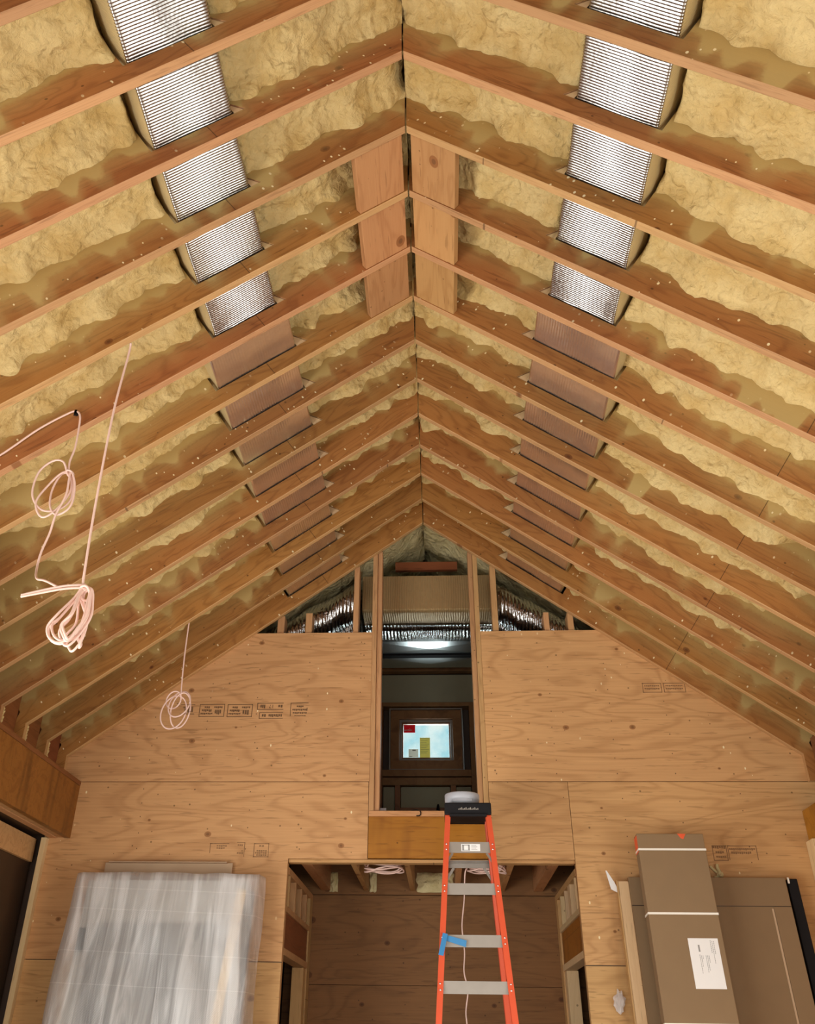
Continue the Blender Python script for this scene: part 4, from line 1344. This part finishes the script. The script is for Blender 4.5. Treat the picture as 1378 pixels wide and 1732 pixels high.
        # rivets where the treads meet the rail
cap = MB()
cap.box(LC - 0.152, LC + 0.152, 6.245, 6.56, LT, LT + 0.075, bev=0.008)
cap.box(LC - 0.12, LC + 0.12, 6.235, 6.262, LT - 0.012, LT + 0.006, bev=0.003)
cp = lpart('top_cap', cap, MT['black'])
cp['label'] = 'black moulded top cap'
lg = MB()
for k in range(14):
    x = LC - 0.062 + k * 0.0095
    lg.box(x, x + 0.006, 6.2435, 6.2446, LT + 0.030, LT + 0.036 + 0.004 * (k % 3))
lpart('cap_lettering', lg, MT['frame_grey'], cp)
for z in (2.698, 2.452, 2.165, 1.926, 1.62, 1.315, 1.01, 0.705, 0.40):
    h, y = front(z)
    b_ = MB()
    b_.box(LC - h + 0.008, LC + h - 0.008, y - 0.026, y - 0.021, z - 0.034, z + 0.030)
    b_.box(LC - h + 0.008, LC + h - 0.008, y - 0.0205, y + 0.042, z + 0.024, z + 0.030)
    b_.box(LC - h + 0.008, LC + h - 0.008, y + 0.0425, y + 0.047, z - 0.010, z + 0.030)
    tr = lpart('tread', b_, MT['alu'])
    for s in (-1, 1):
        for dz in (-0.016, 0.016):
            rv = MB()
            c = Vector((LC + s * (h - 0.016), y - 0.038 + 0.2 * dz, z + dz))
            bmesh.ops.create_icosphere(rv.bm, subdivisions=2, radius=0.0055, matrix=Matrix.Translation(c))
            lpart('rivet', rv, MT['rivet'], tr)
    if z > 2.6:
        for s in (-1, 1):
            br = MB()
            br.bar((LC + s * (h - 0.055), y - 0.022, z - 0.035), (LC + s * (h - 0.012), y - 0.034, z - 0.10), 0.003, 0.014, Vector((0, 1, 0)))
            lpart('tread_brace', br, MT['alu'], tr)
        lb = lpart('tread_label', MB().box(LC - 0.052, LC + 0.068, y - 0.0272, y - 0.0262, z - 0.024, z + 0.018), MT['paper'], tr)
        lb['label'] = 'white maker label'
        im = MB()
        im.box(LC - 0.046, LC - 0.034, y - 0.0278, y - 0.0273, z - 0.019, z + 0.012).box(LC - 0.008, LC + 0.002, y - 0.0278, y - 0.0273, z - 0.019, z + 0.012)
        im.box(LC - 0.046, LC + 0.002, y - 0.0278, y - 0.0273, z - 0.021, z - 0.017).box(LC - 0.046, LC + 0.002, y - 0.0278, y - 0.0273, z + 0.009, z + 0.013)
        for k in range(4):
            im.box(LC + 0.012, LC + 0.05 - 0.006 * (k % 2), y - 0.0278, y - 0.0273, z - 0.016 + k * 0.008, z - 0.0135 + k * 0.008)
        lpart('label_print', im, MT['ink'], tr)
for z in (2.655, 2.205, 1.5, 0.9, 0.4):
    h, y = rear(z)
    b_ = MB().box(LC - h + 0.008, LC + h - 0.008, y - 0.006, y + 0.006, z - 0.03, z + 0.016)
    if z > 2.6:
        for s in (-1, 1):
            b_.bar((LC + s * (h - 0.07), y - 0.007, z - 0.03), (LC + s * (h - 0.004), y - 0.007, z - 0.125), 0.003, 0.016, Vector((0, 1, 0)))
        b_.box(LC - h + 0.008, LC + h - 0.008, y - 0.02, y - 0.006, z - 0.004, z + 0.0)
    lpart('rear_brace', b_, MT['alu'])
# blue tape hanging over a tread
h, y = front(2.165)
b_ = MB()
b_.bar((LC - h + 0.035, y - 0.046, 2.20), (LC - h + 0.006, y - 0.068, 2.085), 0.03, 0.002, Vector((1, 0, 0)))
b_.poly([(LC - h + 0.02, 2.197), (LC - h + 0.16, 2.165), (LC - h + 0.155, 2.130), (LC - h + 0.03, 2.165)], y - 0.0405, y - 0.0385)
o = b_.build('masking_tape', MT['blue'], None, (LC - h, y, 2.165))
tag(o, 'strip of blue masking tape stuck over a ladder tread', 'tape')
# round tub on the cap
b_ = MB()
b_.lathe([(0.108, LT + 0.0765), (0.113, LT + 0.080), (0.114, LT + 0.112), (0.1155, LT + 0.113), (0.1165, LT + 0.150), (0.112, LT + 0.156)], LC - 0.032, 6.40, 48)
tub = b_.build('round_tub', MT['white'], None, (LC - 0.032, 6.40, LT + 0.077))
tag(tub, 'low round grey-white tub sitting on the ladder top cap', 'tub')
b_ = MB()
for k in range(9):
    a = math.radians(-118 + k * 7)
    b_.box(LC - 0.032 + 0.1150 * math.cos(a) - 0.007, LC - 0.032 + 0.1150 * math.cos(a) + 0.007, 6.40 + 0.1150 * math.sin(a) - 0.002, 6.40 + 0.1150 * math.sin(a) + 0.002, LT + 0.094, LT + 0.111)
o = b_.build('lid_tab', MT['white'], tub)
o.matrix_parent_inverse = tub.matrix_world.inverted() if False else Matrix.Translation((-(LC - 0.032), -6.40, -(LT + 0.077)))

# ------------------------------------------------------------------ boxes and panels leaning at the box side
def leaning(name, x0, x1, ztop, ytop, thick, lean, mats, bev=0.004):
    """Upright slab leaning back to the wall: local origin at its foot, lean = metres out per metre up."""
    L = ztop * math.sqrt(1 + lean * lean)
    b_ = MB().box(-(x1 - x0) / 2, (x1 - x0) / 2, -thick, 0, 0, L, bev=bev)
    o_ = b_.build(name, mats)
    o_.location = ((x0 + x1) / 2, ytop + thick * 0 - lean * ztop, 0)
    o_.rotation_euler = (-math.atan(lean), 0, 0)
    bpy.context.view_layer.update()
    return o_, L


def on(parent, mb, name, mname):
    o_ = mb.build(name, MT[mname], parent)
    return o_


LEAN = 0.08
box_a, L = leaning('tall_carton', 1.312, 1.752, 2.845, 6.72, 0.10, LEAN, MT['card'])
tag(box_a, 'tall narrow brown carton with white straps and a shipping label', 'carton')
W2 = 0.22
for zz in (L - 0.10, L - 0.485, L - 1.085, L - 1.7):
    o = on(box_a, MB().box(-W2 - 0.002, W2 + 0.002, -0.1025, -0.1003, zz - 0.006, zz + 0.006).box(-W2 - 0.0025, -W2 - 0.0003, -0.1025, 0.002, zz - 0.006, zz + 0.006).box(W2 + 0.0003, W2 + 0.0025, -0.1025, 0.002, zz - 0.006, zz + 0.006), 'strap', 'strap')
lab = on(box_a, MB().box(0.0, 0.185, -0.1012, -0.1004, L - 0.90, L - 0.625), 'shipping_label', 'paper')
lab['label'] = 'white paper shipping label'
b_ = MB()
for xa, za, zb in ((0.155, 0.64, 0.71), (0.145, 0.64, 0.76), (0.135, 0.635, 0.70), (0.112, 0.72, 0.76), (0.103, 0.72, 0.80), (0.094, 0.72, 0.805), (0.075, 0.72, 0.74), (0.066, 0.72, 0.78), (0.057, 0.715, 0.81)):
    z = za
    while z < zb:
        b_.box(xa, xa + 0.003, -0.1018, -0.1013, L - z - 0.008, L - z)
        z += 0.0105
b_.box(0.056, 0.066, -0.1018, -0.1013, L - 0.70, L - 0.662)
b_.build('label_print', MT['ink'], lab)
o = on(box_a, MB().poly([(0.05, L - 0.001), (0.105, L - 0.002), (0.085, L - 0.035), (0.07, L - 0.03)], -0.1016, -0.1004), 'red_tag', 'red')
o = on(box_a, MB().box(-W2 - 0.0022, -W2 - 0.0004, -0.094, -0.01, L - 0.115, L - 0.012), 'red_tag', 'red')
on(box_a, MB().box(-W2 - 0.0002, W2 + 0.0002, -0.1006, -0.1002, L - 0.0962, L - 0.0952), 'flap_seam', 'dark')

box_b, Lb = leaning('wide_carton', 1.262, 2.300, 2.615, 6.885, 0.055, 0.06, MT['card'])
tag(box_b, 'wide flat brown carton leaning behind the strapped tall carton', 'carton')
on(box_b, MB().box(-0.52, 0.515, -0.0566, -0.0551, Lb - 0.178, Lb - 0.174), 'flap_seam', 'dark')
fl = on(box_b, MB().box(-0.52, -0.385, -0.062, -0.0552, 0, Lb - 0.18).box(0.40, 0.515, -0.062, -0.0552, 0, Lb - 0.18), 'overlap_flap', 'card')
on(box_b, MB().box(0.386, 0.398, -0.0585, -0.0552, 0, Lb - 0.19), 'flap_seam', 'card_light')
on(box_b, MB().box(0.50, 0.53, -0.066, -0.0622, Lb - 0.92, Lb - 0.86), 'tape_scrap', 'blue')['label'] = 'scrap of blue tape'

pan, Lp = leaning('fir_board', 1.190, 1.262, 2.592, 6.895, 0.045, 0.06, MT['pale'])
tag(pan, 'pale wooden board standing at the cable-side edge of the wide carton', 'board')
on(pan, MB().box(-0.045, -0.0362, -0.05, 0.003, 0, Lp + 0.004), 'edge_strip', 'lumber')
pan2, Lp2 = leaning('fir_board', 2.232, 2.300, 2.618, 6.905, 0.018, 0.05, MT['pale'])
tag(pan2, 'pale wooden board end showing between wide carton and black rail', 'board')
blk, Lk = leaning('black_rail', 2.318, 2.385, 2.612, 6.90, 0.05, 0.06, MT['black'], 0.006)
tag(blk, 'black metal rail leaning on the wall beside the wide carton', 'rail')
on(blk, MB().box(-0.034, -0.022, -0.054, -0.0505, Lk - 0.03, Lk + 0.006), 'end_cap', 'strap')
fol, Lf = leaning('film_scrap', 1.165, 1.190, 2.66, 6.93, 0.03, 0.03, MT['card_light'], 0.002)
COL.objects.unlink(fol)
bpy.data.objects.remove(fol)
b_ = MB()
b_.poly([(1.118, 2.66), (1.126, 2.66), (1.168, 2.59), (1.19, 2.54), (1.182, 2.525), (1.142, 2.545)], 6.86, 6.864)
tag(b_.build('paper_scrap', MT['paper'], None, (1.14, 6.86, 2.55)), 'torn white paper flap at the top of the pale board', 'paper')
b_ = MB()
for k in range(24):
    a = k * 0.55
    b_.bm.verts.new((0, 0, 0)) if False else None
bmesh.ops.create_icosphere(b_.bm, subdivisions=3, radius=0.045)
for v in b_.bm.verts:
    n = 1 + 0.7 * mnoise.noise(v.co * 45)
    v.co = Vector((v.co.x * 0.75 * n, v.co.y * 0.35, v.co.z * 1.25 * n))
o = b_.build('plastic_scrap', MT['film'])
o.location = (1.125, YW - 0.018, 1.90)
tag(o, 'crumpled scrap of clear film stuck on the plywood, box side', 'film')
b_ = MB()
b_.tube(spline([(1.845, 6.935, 2.702), (1.875, 6.93, 2.672), (1.90, 6.925, 2.642), (1.86, 6.93, 2.632)], 6), 0.008)
b_.tube(spline([(1.893, 6.93, 2.712), (1.892, 6.925, 2.69), (1.902, 6.922, 2.66), (1.895, 6.925, 2.64)], 6), 0.012)
bmesh.ops.create_icosphere(b_.bm, subdivisions=2, radius=0.024, matrix=Matrix.Translation((1.902, 6.926, 2.648)))
tag(b_.build('foam_blob', MT['foam_pale'], None, (1.9, 6.93, 2.65)), 'squiggle of pale dried foam above the wide carton', 'foam')

# ------------------------------------------------------------------ wrapped stack at the cable side
card, Lc = leaning('cardboard_sheet', -2.40, -1.48, 2.705, 6.93, 0.012, 0.05, MT['card_light'], 0.002)
tag(card, 'pale cardboard sheet poking up behind the wrapped stack', 'cardboard')
on(card, MB().box(-0.425, 0.425, -0.05, -0.0125, Lc - 0.005, Lc), 'folded_edge', 'card_light')
g1, Lg = leaning('grey_panel', -2.44, -1.318, 2.565, 6.80, 0.05, 0.10, MT['grey'])
tag(g1, 'grey board panel under the plastic, rearmost of the wrapped stack', 'panel')
on(g1, MB().box(-0.555, -0.49, -0.056, -0.0505, Lg - 0.44, Lg - 0.30), 'dark_label', 'black')['label'] = 'dark label seen through film'
g2, L2 = leaning('slate_panel', -2.32, -1.44, 2.29, 6.695, 0.03, 0.10, MT['slate'])
tag(g2, 'darker grey panel under the plastic, in front of the taller one', 'panel')
b_ = MB().bar((-1.345, 6.665, 2.50), (-1.545, 6.475, 0.6), 0.06, 0.02)
tag(b_.build('wood_batten', MT['pale'], None, (-1.4, 6.6, 1.5)), 'slanting pale batten inside the plastic, box-ward edge of the stack', 'batten')
b_ = MB().bar((-1.288, 6.73, 2.50), (-1.305, 6.50, 0.2), 0.026, 0.05)
tag(b_.build('dark_strip', MT['slate'], None, (-1.27, 6.75, 0)), 'dark upright strip along the box-ward side of the wrapped stack', 'strip')

# draped film
b_ = MB()
nx, nz = 90, 80


def film_pt(s, t_):
    """s in 0..1 round the stack from back-left over the front to back-right, t_ in 0..1 top to floor."""
    z = 2.60 - t_ * 2.57
    out = 0.115 * (2.60 - z) + 0.065
    xl_, xr_ = -2.515 - 0.05 * t_, -1.222 - 0.045 * t_
    yb = 6.86 - 0.03 * t_
    yf = 6.705 - out
    per = [(xl_, yb), (xl_ + 0.02, yf + 0.04), (xl_ + 0.06, yf), (xr_ - 0.10, yf), (xr_ - 0.02, yf + 0.06), (xr_, yb)]
    seg = [0, 0.10, 0.13, 0.86, 0.90, 1.0]
    for i in range(5):
        if s <= seg[i + 1] + 1e-9:
            k = (s - seg[i]) / (seg[i + 1] - seg[i])
            x = per[i][0] + (per[i + 1][0] - per[i][0]) * k
            y = per[i][1] + (per[i + 1][1] - per[i][1]) * k
            break
    # creases: fanning folds from the top corners, deeper lower down
    fold = math.sin((x * 1.0 - (2.6 - z) * 0.45) * 15 + 2.5 * mnoise.noise((x * 2.2, z * 0.8, 0))) * 0.012 * min(1, t_ * 5 + 0.2)
    fold += 0.012 * mnoise.noise((x * 5, z * 2.4, 4)) + 0.006 * mnoise.noise((x * 14, z * 7, 9))
    top = 0.02 * mnoise.noise((x * 4, 0, 2)) * max(0, 1 - t_ * 8)
    return Vector((x - (0.012 if s < 0.1 else 0) - fold * (0.7 if s < 0.1 or s > 0.9 else 0), y - fold if 0.1 <= s <= 0.9 else y, z + top))


g = [[b_.bm.verts.new(film_pt(i / nx, j / nz)) for i in range(nx + 1)] for j in range(nz + 1)]
for j in range(nz):
    for i in range(nx):
        b_.bm.faces.new((g[j][i], g[j][i + 1], g[j + 1][i + 1], g[j + 1][i])).smooth = True
# top flap back to the wall
back = [b_.bm.verts.new((v.co.x * 0.99 - 0.02, 6.87, v.co.z - 0.006 + 0.012 * mnoise.noise((v.co.x * 6, 1, 1)))) for v in g[0]]
for i in range(nx):
    b_.bm.faces.new((g[0][i], g[0][i + 1], back[i + 1], back[i])).smooth = True
film = b_.build('plastic_sheet', MT['film'], None, (-1.9, 6.6, 0))
tag(film, 'milky plastic sheet draped over the leaning stack of panels', 'plastic sheet')
